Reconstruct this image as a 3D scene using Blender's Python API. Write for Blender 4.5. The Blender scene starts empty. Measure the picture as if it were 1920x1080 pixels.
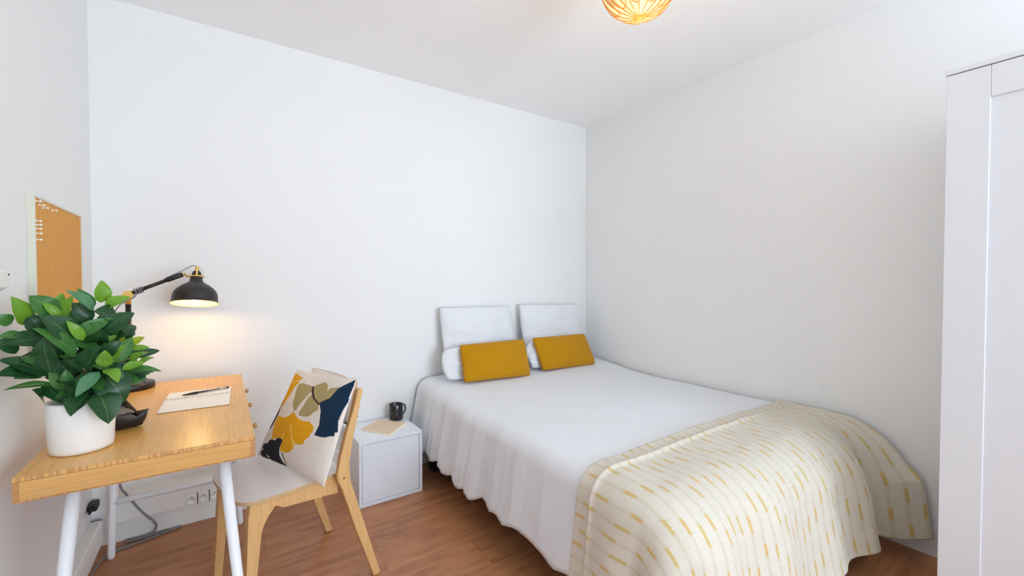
import bpy, bmesh, math, random
from mathutils import Vector, Matrix, noise
random.seed(11)
SC = bpy.context.scene
COL = SC.collection
PI = math.pi
V = Vector

# ------------------------------------------------------------------ room dimensions (metres)
XL, XR, YB, YR, H = -0.476, 2.563, 2.652, -2.6, 2.4875

LEAVES = [(-0.277, 1.575, 0.909, -0.249, 1.54, 0.832, 0.0553, 0), (-0.295, 1.575, 0.908, -0.325, 1.545, 0.863, 0.0491, 0),
    (-0.268, 1.545, 0.97, -0.306, 1.505, 0.92, 0.0261, 3), (-0.314, 1.605, 0.914, -0.356, 1.565, 0.909, 0.0275, 1),
    (-0.272, 1.605, 0.96, -0.223, 1.585, 0.875, 0.0634, 0), (-0.26, 1.555, 0.972, -0.228, 1.535, 0.941, 0.0316, 2),
    (-0.235, 1.615, 0.942, -0.147, 1.625, 0.948, 0.0232, 1), (-0.258, 1.555, 0.98, -0.256, 1.545, 1.026, 0.0273, 2),
    (-0.294, 1.555, 0.975, -0.264, 1.535, 1.04, 0.0484, 0), (-0.23, 1.595, 0.961, -0.184, 1.615, 0.976, 0.0211, 2),
    (-0.252, 1.595, 0.984, -0.209, 1.615, 1.049, 0.0327, 1), (-0.214, 1.625, 1.025, -0.187, 1.645, 1.047, 0.0198, 4),
    (-0.215, 1.635, 1.012, -0.176, 1.655, 1.013, 0.0152, 2), (-0.217, 1.615, 0.979, -0.177, 1.635, 1.004, 0.0262, 2),
    (-0.201, 1.645, 0.966, -0.167, 1.665, 0.982, 0.0154, 2), (-0.306, 1.595, 1.053, -0.27, 1.575, 1.1, 0.0354, 1),
    (-0.247, 1.625, 1.106, -0.282, 1.585, 1.129, 0.0427, 0), (-0.27, 1.595, 1.065, -0.205, 1.605, 1.122, 0.0414, 0),
    (-0.268, 1.625, 1.134, -0.215, 1.625, 1.166, 0.0258, 2), (-0.28, 1.645, 1.149, -0.275, 1.645, 1.212, 0.0315, 2),
    (-0.282, 1.655, 1.151, -0.255, 1.655, 1.166, 0.0168, 2), (-0.287, 1.605, 1.13, -0.331, 1.575, 1.187, 0.0247, 3),
    (-0.293, 1.645, 1.137, -0.321, 1.625, 1.189, 0.0194, 1), (-0.297, 1.625, 1.098, -0.329, 1.615, 1.152, 0.0327, 0),
    (-0.351, 1.625, 1.109, -0.333, 1.625, 1.17, 0.0247, 2), (-0.362, 1.655, 1.146, -0.358, 1.655, 1.177, 0.0171, 2),
    (-0.36, 1.615, 1.114, -0.372, 1.605, 1.168, 0.0227, 1), (-0.349, 1.595, 1.114, -0.378, 1.585, 1.156, 0.0164, 2),
    (-0.363, 1.605, 1.117, -0.399, 1.585, 1.174, 0.0442, 1), (-0.416, 1.595, 1.098, -0.428, 1.585, 1.172, 0.0368, 2),
    (-0.386, 1.605, 1.076, -0.407, 1.595, 1.127, 0.0351, 0), (-0.322, 1.565, 1.058, -0.368, 1.535, 1.124, 0.0481, 0),
    (-0.314, 1.555, 1.012, -0.374, 1.515, 1.098, 0.0393, 1), (-0.383, 1.585, 1.06, -0.433, 1.545, 1.058, 0.0388, 0),
    (-0.413, 1.575, 1.078, -0.445, 1.545, 1.076, 0.0173, 1), (-0.432, 1.585, 1.105, -0.453, 1.565, 1.126, 0.0247, 1),
    (-0.418, 1.575, 1.04, -0.451, 1.535, 1.063, 0.0337, 0), (-0.36, 1.565, 0.975, -0.367, 1.535, 1.069, 0.0471, 0),
    (-0.373, 1.585, 0.967, -0.441, 1.545, 1.022, 0.0331, 0), (-0.398, 1.595, 0.991, -0.445, 1.565, 1.021, 0.022, 1),
    (-0.36, 1.595, 0.937, -0.44, 1.555, 0.947, 0.0181, 1), (-0.343, 1.595, 0.923, -0.365, 1.575, 0.986, 0.0243, 1),
    (-0.333, 1.585, 0.927, -0.338, 1.575, 0.979, 0.0225, 1), (-0.307, 1.585, 0.967, -0.34, 1.555, 1.005, 0.0316, 0),
    (-0.336, 1.585, 0.898, -0.299, 1.565, 0.97, 0.0225, 0), (-0.317, 1.555, 0.934, -0.279, 1.535, 0.964, 0.0179, 1),
    (-0.368, 1.625, 0.996, -0.334, 1.605, 1.049, 0.0416, 0), (-0.293, 1.595, 1.05, -0.253, 1.605, 1.058, 0.0205, 1),
    (-0.252, 1.585, 0.996, -0.225, 1.595, 1.031, 0.0198, 2), (-0.301, 1.565, 1.054, -0.326, 1.545, 1.108, 0.0199, 2),
    (-0.298, 1.645, 1.076, -0.319, 1.625, 1.105, 0.0285, 0), (-0.256, 1.635, 0.951, -0.22, 1.645, 0.991, 0.0298, 0),
    (-0.25, 1.645, 0.96, -0.217, 1.655, 1.022, 0.0292, 0), (-0.268, 1.605, 1.033, -0.241, 1.605, 1.058, 0.0209, 2),
    (-0.311, 1.665, 1.002, -0.317, 1.645, 1.078, 0.0371, 0), (-0.338, 1.665, 0.957, -0.336, 1.645, 1.028, 0.0366, 0),
    (-0.358, 1.645, 1.009, -0.364, 1.625, 1.083, 0.0357, 0), (-0.276, 1.665, 0.993, -0.261, 1.675, 1.061, 0.0377, 0),
    (-0.289, 1.645, 0.912, -0.251, 1.655, 0.948, 0.0369, 0), (-0.357, 1.635, 0.945, -0.383, 1.615, 1.011, 0.0355, 0),
    (-0.319, 1.625, 0.921, -0.302, 1.615, 0.972, 0.0314, 0), (-0.339, 1.645, 1.08, -0.346, 1.645, 1.131, 0.0271, 1),
    (-0.386, 1.645, 1.037, -0.399, 1.615, 1.101, 0.0353, 0), (-0.238, 1.615, 0.911, -0.266, 1.595, 0.888, 0.0232, 1),
    (-0.24, 1.645, 1.025, -0.243, 1.665, 1.055, 0.0189, 4), (-0.256, 1.645, 1.026, -0.243, 1.665, 1.058, 0.0188, 4),
    (-0.328, 1.665, 1.093, -0.325, 1.675, 1.155, 0.0276, 1), (-0.37, 1.655, 1.081, -0.385, 1.645, 1.133, 0.0268, 1),
    (-0.275, 1.665, 1.073, -0.264, 1.675, 1.126, 0.033, 0), (-0.303, 1.635, 0.885, -0.274, 1.645, 0.91, 0.0364, 0),
    (-0.372, 1.655, 0.963, -0.358, 1.645, 1.009, 0.0268, 0), (-0.237, 1.665, 0.923, -0.222, 1.685, 0.962, 0.024, 0)]

CUSHION_POLYGONS = [
    (1, [(-0.111, 1.021), (-0.028, 0.964), (0.059, 0.948), (0.187, 0.928), (0.245, 0.913), (0.193, 0.883), (0.22, 0.857), (0.176, 0.806), (0.164, 0.725), (0.128, 0.649), (0.103, 0.59), (0.076, 0.551), (0.037, 0.564), (-0.007, 0.725), (-0.031, 0.856)]),
    (5, [(0.036, 0.682), (0.058, 0.561), (0.073, 0.453), (0.057, 0.294), (0.03, 0.301), (0.005, 0.426), (-0.007, 0.543), (-0.009, 0.681)]),
    (2, [(0.223, 0.836), (0.283, 0.863), (0.453, 0.847), (0.487, 0.791), (0.377, 0.565), (0.346, 0.549), (0.289, 0.61), (0.257, 0.699), (0.227, 0.778)]),
    (2, [(0.462, 0.848), (0.549, 0.895), (0.619, 0.916), (0.686, 0.881), (0.708, 0.833), (0.742, 0.866), (0.851, 0.884), (0.829, 0.809), (0.796, 0.754), (0.682, 0.698), (0.58, 0.729), (0.502, 0.789)]),
    (2, [(0.487, 0.719), (0.516, 0.771), (0.68, 0.695), (0.695, 0.623), (0.641, 0.584), (0.607, 0.545), (0.541, 0.525), (0.455, 0.522), (0.443, 0.556), (0.473, 0.638)]),
    (5, [(0.453, 0.847), (0.474, 0.853), (0.524, 0.786), (0.589, 0.73), (0.689, 0.684), (0.677, 0.672), (0.565, 0.72), (0.487, 0.787)]),
    (3, [(0.988, 0.984), (0.918, 0.933), (0.842, 0.873), (0.79, 0.766), (0.675, 0.697), (0.738, 0.619), (0.77, 0.485), (0.755, 0.387), (0.823, 0.386), (0.886, 0.398), (0.94, 0.424), (0.971, 0.429), (0.973, 0.467), (0.993, 0.471), (0.972, 0.571), (0.981, 0.665), (0.995, 0.752)]),
    (1, [(0.083, 0.455), (0.24, 0.46), (0.309, 0.496), (0.348, 0.547), (0.464, 0.492), (0.546, 0.485), (0.637, 0.492), (0.714, 0.462), (0.728, 0.414), (0.702, 0.381), (0.706, 0.36), (0.666, 0.319), (0.657, 0.275), (0.598, 0.253), (0.558, 0.252), (0.551, 0.198), (0.5, 0.15), (0.436, 0.134), (0.372, 0.13), (0.344, 0.193), (0.361, 0.251), (0.238, 0.24), (0.164, 0.202), (0.116, 0.301), (0.085, 0.367)]),
    (6, [(0.388, 0.411), (0.407, 0.415), (0.481, 0.311), (0.558, 0.252), (0.552, 0.197), (0.461, 0.306)]),
    (6, [(0.331, 0.312), (0.344, 0.31), (0.345, 0.248), (0.329, 0.248)]),
    (6, [(0.009, 0.817), (0.193, 0.883), (0.202, 0.875), (0.016, 0.806)]),
    (4, [(0.364, 0.246), (0.291, 0.25), (0.241, 0.236), (0.231, 0.209), (0.161, 0.206), (0.128, 0.182), (0.13, 0.155), (0.101, 0.151), (0.05, 0.123), (0.072, 0.087), (0.17, 0.046), (0.222, 0.033), (0.199, 0.012), (0.342, 0.007), (0.496, 0.015), (0.429, 0.036), (0.362, 0.092), (0.348, 0.162)]),
    (4, [(0.066, 0.021), (0.057, 0.051), (0.081, 0.076), (0.119, 0.076), (0.166, 0.045), (0.216, 0.016), (0.171, -0.003), (0.11, -0.005)]),
    (5, [(0.393, 0.12), (0.409, 0.124), (0.489, 0.029), (0.472, 0.03)])]


# ------------------------------------------------------------------ materials
def lin(c):
    return tuple(((x / 255) / 12.92 if x / 255 <= 0.04045 else ((x / 255 + 0.055) / 1.055) ** 2.4) for x in c) + (1,)

class NT:
    """tiny node-tree writer"""
    def __init__(s, name):
        s.m = bpy.data.materials.new(name); s.m.use_nodes = True
        s.t = s.m.node_tree; s.b = s.t.nodes['Principled BSDF']
    def n(s, typ, **kw):
        nd = s.t.nodes.new(typ)
        for k, v in kw.items():
            setattr(nd, k, v)
        return nd
    def link(s, a, b): s.t.links.new(a, b)
    def math(s, op, a, b=None, c=None):
        nd = s.n('ShaderNodeMath', operation=op)
        for i, v in enumerate((a, b, c)):
            if v is None: continue
            if isinstance(v, (int, float)): nd.inputs[i].default_value = v
            else: s.link(v, nd.inputs[i])
        return nd.outputs[0]
    def mix(s, f, a, b, blend='MIX'):
        nd = s.n('ShaderNodeMix', data_type='RGBA', blend_type=blend)
        for i, v in ((0, f), (6, a), (7, b)):
            if isinstance(v, (int, float, tuple)): nd.inputs[i].default_value = v
            else: s.link(v, nd.inputs[i])
        return nd.outputs[2]
    def ramp(s, f, stops):
        nd = s.n('ShaderNodeValToRGB')
        el = nd.color_ramp.elements
        while len(el) < len(stops): el.new(0.5)
        for e, (p, c) in zip(el, stops): e.position = p; e.color = c
        s.link(f, nd.inputs[0]); return nd.outputs[0]
    def coord(s, which='Object', scale=(1, 1, 1), rot=(0, 0, 0)):
        tc = s.n('ShaderNodeTexCoord'); mp = s.n('ShaderNodeMapping')
        mp.inputs['Scale'].default_value = scale; mp.inputs['Rotation'].default_value = rot
        s.link(tc.outputs[which], mp.inputs[0]); return mp.outputs[0]
    def noise(s, vec, scale=5, detail=4, rough=0.5):
        nd = s.n('ShaderNodeTexNoise'); nd.inputs['Scale'].default_value = scale
        nd.inputs['Detail'].default_value = detail; nd.inputs['Roughness'].default_value = rough
        if vec is not None: s.link(vec, nd.inputs['Vector'])
        return nd.outputs['Fac']
    def bump(s, h, strength=0.2, dist=0.01):
        nd = s.n('ShaderNodeBump'); nd.inputs['Strength'].default_value = strength
        nd.inputs['Distance'].default_value = dist
        s.link(h, nd.inputs['Height']); s.link(nd.outputs[0], s.b.inputs['Normal'])
    def set(s, **kw):
        for k, v in kw.items():
            k = {'color': 'Base Color', 'rough': 'Roughness', 'metal': 'Metallic', 'spec': 'Specular IOR Level', 'sheen': 'Sheen Weight',
                 'trans': 'Transmission Weight', 'emc': 'Emission Color', 'ems': 'Emission Strength', 'coat': 'Coat Weight', 'sss': 'Subsurface Weight'}[k]
            if hasattr(v, 'links') or isinstance(v, bpy.types.NodeSocket): s.link(v, s.b.inputs[k])
            else: s.b.inputs[k].default_value = v
        return s

def plain(name, rgb, rough=0.5, vary=0.04, scale=8, bump=0.0, bscale=200, **kw):
    t = NT(name); c = lin(rgb)
    f = t.noise(t.coord(), scale, 3)
    dark = tuple(x * (1 - vary) for x in c[:3]) + (1,); lite = tuple(min(1, x * (1 + vary)) for x in c[:3]) + (1,)
    t.set(color=t.mix(f, dark, lite), rough=rough, **kw)
    if bump: t.bump(t.noise(t.coord(), bscale, 2), bump, 0.002)
    return t.m

M = {}
M['wall'] = plain('painted_wall', (236, 237, 236), 0.85, 0.012, 1.5, 0.05, 120, spec=0.2)
def make_wall_right():
    t = NT('painted_wall_smudged'); co = t.n('ShaderNodeTexCoord').outputs['Object']
    d = t.n('ShaderNodeVectorMath', operation='DISTANCE'); t.link(co, d.inputs[0]); d.inputs[1].default_value = (2.563, .919, .661)
    sm = t.math('MULTIPLY', t.math('SUBTRACT', 1.0, t.math('MINIMUM', t.math('DIVIDE', d.outputs['Value'], .016), 1.0)), .10)
    c = t.mix(t.noise(co, 1.5, 3), lin((233, 234, 233)), lin((238, 239, 238)))
    t.set(color=t.mix(sm, c, lin((120, 112, 100))), rough=.85, spec=.2); return t.m
M['wall_right'] = make_wall_right()
M['ceiling'] = plain('painted_ceiling', (248, 248, 248), 0.9, 0.006, 1.5, spec=0.1)
M['trim'] = plain('white_trim', (232, 232, 228), 0.5, 0.02)
M['trunking'] = plain('white_plastic', (236, 236, 233), 0.45, 0.02)
M['dark_gap'] = plain('dark_plastic', (22, 22, 24), 0.5)
M['board_frame'] = plain('pale_board_frame', (216, 215, 198), 0.5, 0.02)
M['steel_white'] = plain('white_lacquered_steel', (236, 238, 240), 0.35, 0.01)
M['white_lacquer'] = plain('white_lacquer', (232, 239, 246), 0.38, 0.008)
M['wardrobe_white'] = plain('wardrobe_foil', (216, 218, 221), 0.42, 0.006)
M['black_metal'] = plain('black_metal', (24, 23, 23), 0.38, 0.1)
M['lamp_black'] = plain('lamp_black_enamel', (40, 37, 35), 0.42, 0.06)
M['shade_inside'] = plain('lamp_white_enamel', (226, 204, 158), 0.6, 0.01)
M['brass'] = plain('brass', (236, 196, 110), 0.36, 0.04, metal=0.85)
M['ceramic'] = plain('white_ceramic', (234, 234, 230), 0.4, 0.01)
M['soil'] = plain('soil', (50, 38, 30), 0.95, 0.5, 80, 0.6, 90)
M['stem'] = plain('plant_stem', (104, 122, 62), 0.6, 0.2, 30)
M['mug'] = plain('black_glazed_mug', (14, 15, 18), 0.12, 0.05, coat=0.6)
M['black_leather'] = plain('black_leather', (34, 30, 30), 0.5, 0.15, 60, 0.2, 300)
M['grey_leather'] = plain('grey_fabric', (120, 116, 108), 0.6, 0.15, 60)
M['paper'] = plain('paper', (252, 248, 238), 0.8, 0.01, 4)
M['kraft'] = plain('beige_cover', (226, 205, 178), 0.75, 0.06, 30)
M['kraft_print'] = plain('cover_print', (186, 160, 130), 0.8)
M['wire'] = plain('spiral_wire', (60, 58, 55), 0.4, metal=0.6)
M['clear'] = plain('clear_plastic', (240, 240, 240), 0.1, 0.0, trans=0.95)
M['pin'] = plain('clear_white_pin', (246, 244, 238), 0.25, 0.01)
M['outlet_hole'] = plain('outlet_hole', (18, 18, 20), 0.6)
M['cord'] = None
M['bulb'] = NT('lit_bulb').set(color=(1, 0.9, 0.7, 1), emc=lin((255, 226, 160)), ems=9.0).m
M['bed_black'] = plain('black_bed_frame', (22, 22, 23), 0.6)
M['mattress'] = plain('mattress_ticking', (214, 212, 208), 0.9, 0.03, 40)
M['zinc_hole'] = plain('screw', (120, 92, 56), 0.4, metal=0.5)

def fabric(name, rgb, weave=900, bump=0.25, vary=0.05, sheen=0.15, crease=0):
    t = NT(name); c = lin(rgb)
    co = t.coord()
    f = t.noise(co, 14, 4)
    dark = tuple(x * (1 - vary) for x in c[:3]) + (1,); lite = tuple(min(1, x * (1 + vary)) for x in c[:3]) + (1,)
    t.set(color=t.mix(f, dark, lite), rough=0.92, sheen=sheen, spec=0.15)
    h = t.noise(co, weave, 2)
    if crease:
        h = t.math('ADD', t.math('MULTIPLY', h, 0.25), t.math('MULTIPLY', t.noise(co, 9, 5, 0.6), crease))
    t.bump(h, bump, 0.004); return t.m
M['linen'] = fabric('white_cotton', (226, 229, 233), 700, 0.25, 0.012, crease=2.0)
M['pillow'] = fabric('white_pillowcase', (226, 229, 232), 700, 0.3, 0.012, crease=2.0)
M['mustard'] = fabric('mustard_canvas', (186, 132, 8), 600, 0.3, 0.05)
CUSH = {0: (228, 220, 210), 1: (226, 164, 12), 2: (172, 156, 108), 3: (18, 46, 70), 4: (30, 30, 38), 5: (62, 42, 40), 6: (240, 196, 90)}
for k, c in CUSH.items():
    M['cushion%d' % k] = fabric('cushion_print', c, 700, 0.25, 0.03, 0.05)
M['cork'] = None

def make_cork():
    t = NT('cork'); co = t.coord()
    f = t.noise(co, 160, 5, 0.7); g = t.noise(co, 6, 3)
    c = t.ramp(f, [(0.3, lin((200, 144, 76))), (0.5, lin((220, 164, 94))), (0.7, lin((228, 176, 110)))])
    t.set(color=t.mix(t.math('MULTIPLY', g, 0.25), c, lin((222, 150, 70))), rough=0.95, spec=0.1); t.bump(f, 0.3, 0.002); return t.m
M['cork'] = make_cork()

def make_cord():
    t = NT('braided_grey_cord'); co = t.coord('Object', (1, 1, 1))
    w = t.n('ShaderNodeTexWave', bands_direction='DIAGONAL'); w.inputs['Scale'].default_value = 90; w.inputs['Distortion'].default_value = 2
    t.link(co, w.inputs['Vector'])
    t.set(color=t.mix(w.outputs['Fac'], lin((70, 74, 82)), lin((170, 172, 176))), rough=0.9); return t.m
M['cord'] = make_cord()

def make_bamboo(name, base, axis='Y', endgrain=False):
    t = NT(name)
    sc = {'Y': (1, 0.045, 1), 'X': (0.045, 1, 1)}[axis]
    co = t.coord('Object')
    sep = t.n('ShaderNodeSeparateXYZ'); t.link(co, sep.inputs[0])
    across = sep.outputs[0] if axis == 'Y' else sep.outputs[1]
    along = sep.outputs[1] if axis == 'Y' else sep.outputs[0]
    c = lin(base)
    def sh(k): return tuple(x * k for x in c[:3]) + (1,)
    # lamella strips 22 mm wide, broken every ~40 cm
    strip = t.math('FLOOR', t.math('DIVIDE', t.math('ADD', across, sep.outputs[2]), 0.022))
    seg = t.math('FLOOR', t.math('ADD', t.math('DIVIDE', along, 0.42), t.math('MULTIPLY', strip, 0.37)))
    wn = t.n('ShaderNodeTexWhiteNoise', noise_dimensions='2D')
    cb = t.n('ShaderNodeCombineXYZ'); t.link(strip, cb.inputs[0]); t.link(seg, cb.inputs[1]); t.link(cb.outputs[0], wn.inputs['Vector'])
    grain = t.noise(t.coord('Object', sc), 130, 4, 0.6)
    col = t.ramp(grain, [(0.3, sh(0.82)), (0.55, sh(1.0)), (0.75, sh(1.1))])
    col = t.mix(t.math('MULTIPLY', wn.outputs['Value'], 0.22), col, sh(0.72))
    # knuckle marks of the cane
    kn = t.noise(t.coord('Object', (1, 0.35, 1) if axis == 'Y' else (0.35, 1, 1)), 26, 5, 0.7)
    km = t.ramp(kn, [(0.66, (0, 0, 0, 1)), (0.74, (1, 1, 1, 1))])
    col = t.mix(t.math('MULTIPLY', km, 0.35), col, sh(0.5))
    t.set(color=col, rough=0.30, spec=0.5); return t.m
M['bamboo'] = make_bamboo('bamboo_top', (230, 174, 90), 'Y')
M['bamboo_side'] = make_bamboo('bamboo_side', (212, 162, 96), 'X')

def make_endgrain(name, a, b, size, axis):
    """alternating strips of end grain"""
    t = NT(name); co = t.coord('Object')
    sep = t.n('ShaderNodeSeparateXYZ'); t.link(co, sep.inputs[0])
    s = sep.outputs['XYZ'.index(axis)]
    i = t.math('FLOOR', t.math('DIVIDE', s, size))
    wn = t.n('ShaderNodeTexWhiteNoise', noise_dimensions='1D'); t.link(i, wn.inputs['W'])
    g = t.noise(co, 400, 3)
    col = t.ramp(wn.outputs['Value'], [(0.35, lin(a)), (0.65, lin(b))])
    t.set(color=t.mix(t.math('MULTIPLY', g, 0.4), col, lin(b)), rough=0.6); return t.m
M['endgrain'] = make_endgrain('bamboo_end_grain', (218, 170, 102), (188, 138, 82), 0.0048, 'X')
M['finger'] = make_endgrain('bamboo_finger_joint', (188, 140, 84), (154, 108, 62), 0.0072, 'Z')
M['bamboo_edge'] = make_endgrain('bamboo_under_edge', (196, 142, 86), (164, 112, 64), 0.004, 'X')

def make_beech(name, rgb):
    t = NT(name); c = lin(rgb)
    def sh(k): return tuple(min(1, x * k) for x in c[:3]) + (1,)
    g = t.noise(t.coord('Object', (1, 1, 0.06)), 120, 4, 0.6)
    f = t.noise(t.coord('Object', (1, 1, 0.4)), 9, 2)
    t.set(color=t.mix(t.math('MULTIPLY', f, 0.3), t.ramp(g, [(0.3, sh(0.86)), (0.6, sh(1.04))]), sh(0.85)), rough=0.45, spec=0.35); return t.m
M['beech'] = make_beech('light_beech', (218, 174, 116))
M['plywood'] = make_beech('plywood_edge', (205, 172, 128))
M['knob_wood'] = make_beech('knob_wood', (176, 138, 92))
M['seat_white'] = plain('white_laminate', (234, 231, 228), 0.3, 0.01)

def make_floor():
    t = NT('wood_laminate'); co = t.coord('Object')
    sep = t.n('ShaderNodeSeparateXYZ'); t.link(co, sep.inputs[0])
    x, y = sep.outputs[0], sep.outputs[1]
    row = t.math('FLOOR', t.math('DIVIDE', y, 0.192))
    wr = t.n('ShaderNodeTexWhiteNoise', noise_dimensions='1D'); t.link(row, wr.inputs['W'])
    xs = t.math('ADD', t.math('DIVIDE', x, 1.28), t.math('MULTIPLY', wr.outputs['Value'], 5))
    plank = t.math('FLOOR', xs)
    cb = t.n('ShaderNodeCombineXYZ'); t.link(row, cb.inputs[0]); t.link(plank, cb.inputs[1])
    wp = t.n('ShaderNodeTexWhiteNoise', noise_dimensions='2D'); t.link(cb.outputs[0], wp.inputs['Vector'])
    off = t.n('ShaderNodeVectorMath', operation='SCALE'); t.link(wp.outputs['Color'], off.inputs[0]); off.inputs['Scale'].default_value = 7
    add = t.n('ShaderNodeVectorMath', operation='ADD'); t.link(co, add.inputs[0]); t.link(off.outputs[0], add.inputs[1])
    mp = t.n('ShaderNodeMapping'); mp.inputs['Scale'].default_value = (0.16, 1, 1); t.link(add.outputs[0], mp.inputs[0])
    g1 = t.noise(mp.outputs[0], 26, 6, 0.62); g2 = t.noise(mp.outputs[0], 7, 4, 0.6)
    c = t.ramp(g1, [(0.3, lin((148, 94, 60))), (0.5, lin((184, 126, 84))), (0.72, lin((204, 146, 100)))])
    c = t.mix(t.math('MULTIPLY', g2, 0.35), c, lin((150, 98, 66)))
    dk = t.ramp(g2, [(0.62, (0, 0, 0, 1)), (0.72, (1, 1, 1, 1))])
    c = t.mix(t.math('MULTIPLY', dk, 0.4), c, lin((104, 64, 44)))
    c = t.mix(t.math('MULTIPLY', wp.outputs['Value'], 0.18), c, lin((130, 82, 56)))
    fy = t.math('FRACT', t.math('DIVIDE', y, 0.192)); fx = t.math('FRACT', xs)
    seam = t.math('MAXIMUM', t.math('LESS_THAN', fy, 0.012), t.math('LESS_THAN', fx, 0.0016))
    c = t.mix(t.math('MULTIPLY', seam, 0.55), c, lin((84, 52, 36)))
    t.set(color=c, rough=t.math('ADD', t.math('MULTIPLY', g1, 0.15), 0.27), spec=0.45)
    t.bump(t.math('SUBTRACT', g1, t.math('MULTIPLY', seam, 2)), 0.08, 0.002); return t.m
M['floor'] = make_floor()

def make_throw():
    """cream woven throw: rows of broken mustard dashes running along v (cloth length)"""
    t = NT('woven_throw'); uvn = t.n('ShaderNodeUVMap'); uvn.uv_map = 'cloth'
    wob = t.n('ShaderNodeTexNoise'); wob.inputs['Scale'].default_value = 5; t.link(uvn.outputs[0], wob.inputs['Vector'])
    sep = t.n('ShaderNodeSeparateXYZ'); t.link(uvn.outputs[0], sep.inputs[0])
    fine = t.n('ShaderNodeTexNoise'); fine.inputs['Scale'].default_value = 420; fine.inputs['Detail'].default_value = 2; t.link(uvn.outputs[0], fine.inputs['Vector'])
    u = t.math('ADD', sep.outputs[0], t.math('MULTIPLY', t.math('SUBTRACT', wob.outputs['Fac'], 0.5), 0.012))
    v = t.math('ADD', sep.outputs[1], t.math('MULTIPLY', t.math('SUBTRACT', fine.outputs['Fac'], 0.5), 0.03))
    ur = t.math('DIVIDE', u, 0.047)
    row = t.math('FLOOR', ur)
    wn = t.n('ShaderNodeTexWhiteNoise', noise_dimensions='1D'); t.link(row, wn.inputs['W'])
    du = t.math('ABSOLUTE', t.math('SUBTRACT', t.math('ADD', t.math('FRACT', ur), t.math('MULTIPLY', t.math('SUBTRACT', fine.outputs['Fac'], 0.5), 0.34)), 0.5))
    vp = t.math('ADD', t.math('DIVIDE', v, 0.15), t.math('MULTIPLY', wn.outputs['Value'], 9))
    fr = t.math('FRACT', vp)
    cell = t.math('FLOOR', vp)
    cb = t.n('ShaderNodeCombineXYZ'); t.link(row, cb.inputs[0]); t.link(cell, cb.inputs[1])
    w2 = t.n('ShaderNodeTexWhiteNoise', noise_dimensions='2D'); t.link(cb.outputs[0], w2.inputs['Vector'])
    dash = t.math('MULTIPLY', t.math('LESS_THAN', fr, t.math('ADD', 0.26, t.math('MULTIPLY', w2.outputs['Value'], 0.16))), t.math('LESS_THAN', du, 0.12))
    line = t.math('MULTIPLY', t.math('LESS_THAN', du, 0.13), t.math('GREATER_THAN', fine.outputs['Fac'], 0.47))
    cream = t.mix(fine.outputs['Fac'], lin((204, 195, 178)), lin((230, 224, 211)))
    c = t.mix(t.math('MULTIPLY', line, 0.42), cream, lin((186, 176, 128)))
    c = t.mix(t.math('MULTIPLY', dash, 0.72), c, t.mix(w2.outputs['Value'], lin((212, 164, 62)), lin((196, 172, 70))))
    rib = t.n('ShaderNodeTexWave', bands_direction='Y'); rib.inputs['Scale'].default_value = 70; rib.inputs['Distortion'].default_value = 1.5
    t.link(uvn.outputs[0], rib.inputs['Vector'])
    t.set(color=c, rough=0.95, sheen=0.3, spec=0.1)
    t.bump(t.math('ADD', t.math('MULTIPLY', fine.outputs['Fac'], 0.8), t.math('MULTIPLY', rib.outputs['Fac'], 0.5)), 0.5, 0.004); return t.m
M['throw'] = make_throw()

def make_leaf(name, a, b):
    t = NT(name); uvn = t.n('ShaderNodeUVMap'); uvn.uv_map = 'leaf'
    sep = t.n('ShaderNodeSeparateXYZ'); t.link(uvn.outputs[0], sep.inputs[0])
    d = t.math('ABSOLUTE', t.math('SUBTRACT', sep.outputs[0], 0.5))
    f = t.noise(t.coord(), 35, 3)
    c = t.mix(f, lin(a), lin(b))
    # pale midrib and faint side veins
    mid = t.math('LESS_THAN', d, 0.016)
    c = t.mix(t.math('MULTIPLY', mid, 0.3), c, lin((150, 180, 110)))
    vv = t.math('FRACT', t.math('MULTIPLY', t.math('SUBTRACT', sep.outputs[1], t.math('MULTIPLY', d, 0.7)), 9))
    c = t.mix(t.math('MULTIPLY', t.math('LESS_THAN', vv, 0.08), 0.1), c, lin((150, 180, 110)))
    t.set(color=c, rough=0.38, spec=0.45)
    tr = t.n('ShaderNodeBsdfTranslucent'); t.link(c, tr.inputs[0])
    mx = t.n('ShaderNodeMixShader'); mx.inputs[0].default_value = 0.18
    out = t.t.nodes['Material Output']
    t.link(t.b.outputs[0], mx.inputs[1]); t.link(tr.outputs[0], mx.inputs[2]); t.link(mx.outputs[0], out.inputs[0]); return t.m
LEAFM = [make_leaf('leaf_dark', (20, 62, 34), (38, 88, 44)), make_leaf('leaf_green', (46, 102, 44), (74, 130, 56)),
         make_leaf('leaf_light', (92, 146, 34), (124, 170, 48)), make_leaf('leaf_bluish', (66, 120, 84), (96, 148, 106)), make_leaf('leaf_yellowish', (150, 170, 24), (176, 190, 40))]

def make_glass():
    t = NT('window_glass'); out = t.t.nodes['Material Output']
    tr = t.n('ShaderNodeBsdfTransparent'); gl = t.n('ShaderNodeBsdfGlossy'); gl.inputs['Roughness'].default_value = 0.02
    mx = t.n('ShaderNodeMixShader'); mx.inputs[0].default_value = 0.06
    t.link(tr.outputs[0], mx.inputs[1]); t.link(gl.outputs[0], mx.inputs[2]); t.link(mx.outputs[0], out.inputs[0]); return t.m
M['glass'] = make_glass()

def make_lantern():
    """lit paper globe"""
    t = NT('lit_paper_shade'); f = t.noise(t.coord(), 60, 3)
    c = t.mix(f, lin((250, 222, 150)), lin((250, 238, 196)))
    t.set(color=t.mix(1.0, c, (.35, .35, .35, 1), 'MULTIPLY'), rough=0.9, emc=c, ems=0.80); return t.m
M['lantern'] = make_lantern()
M['rattan'] = NT('lit_rattan').set(color=lin((190, 118, 44)), rough=0.7, emc=lin((226, 140, 48)), ems=0.34).m

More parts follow.
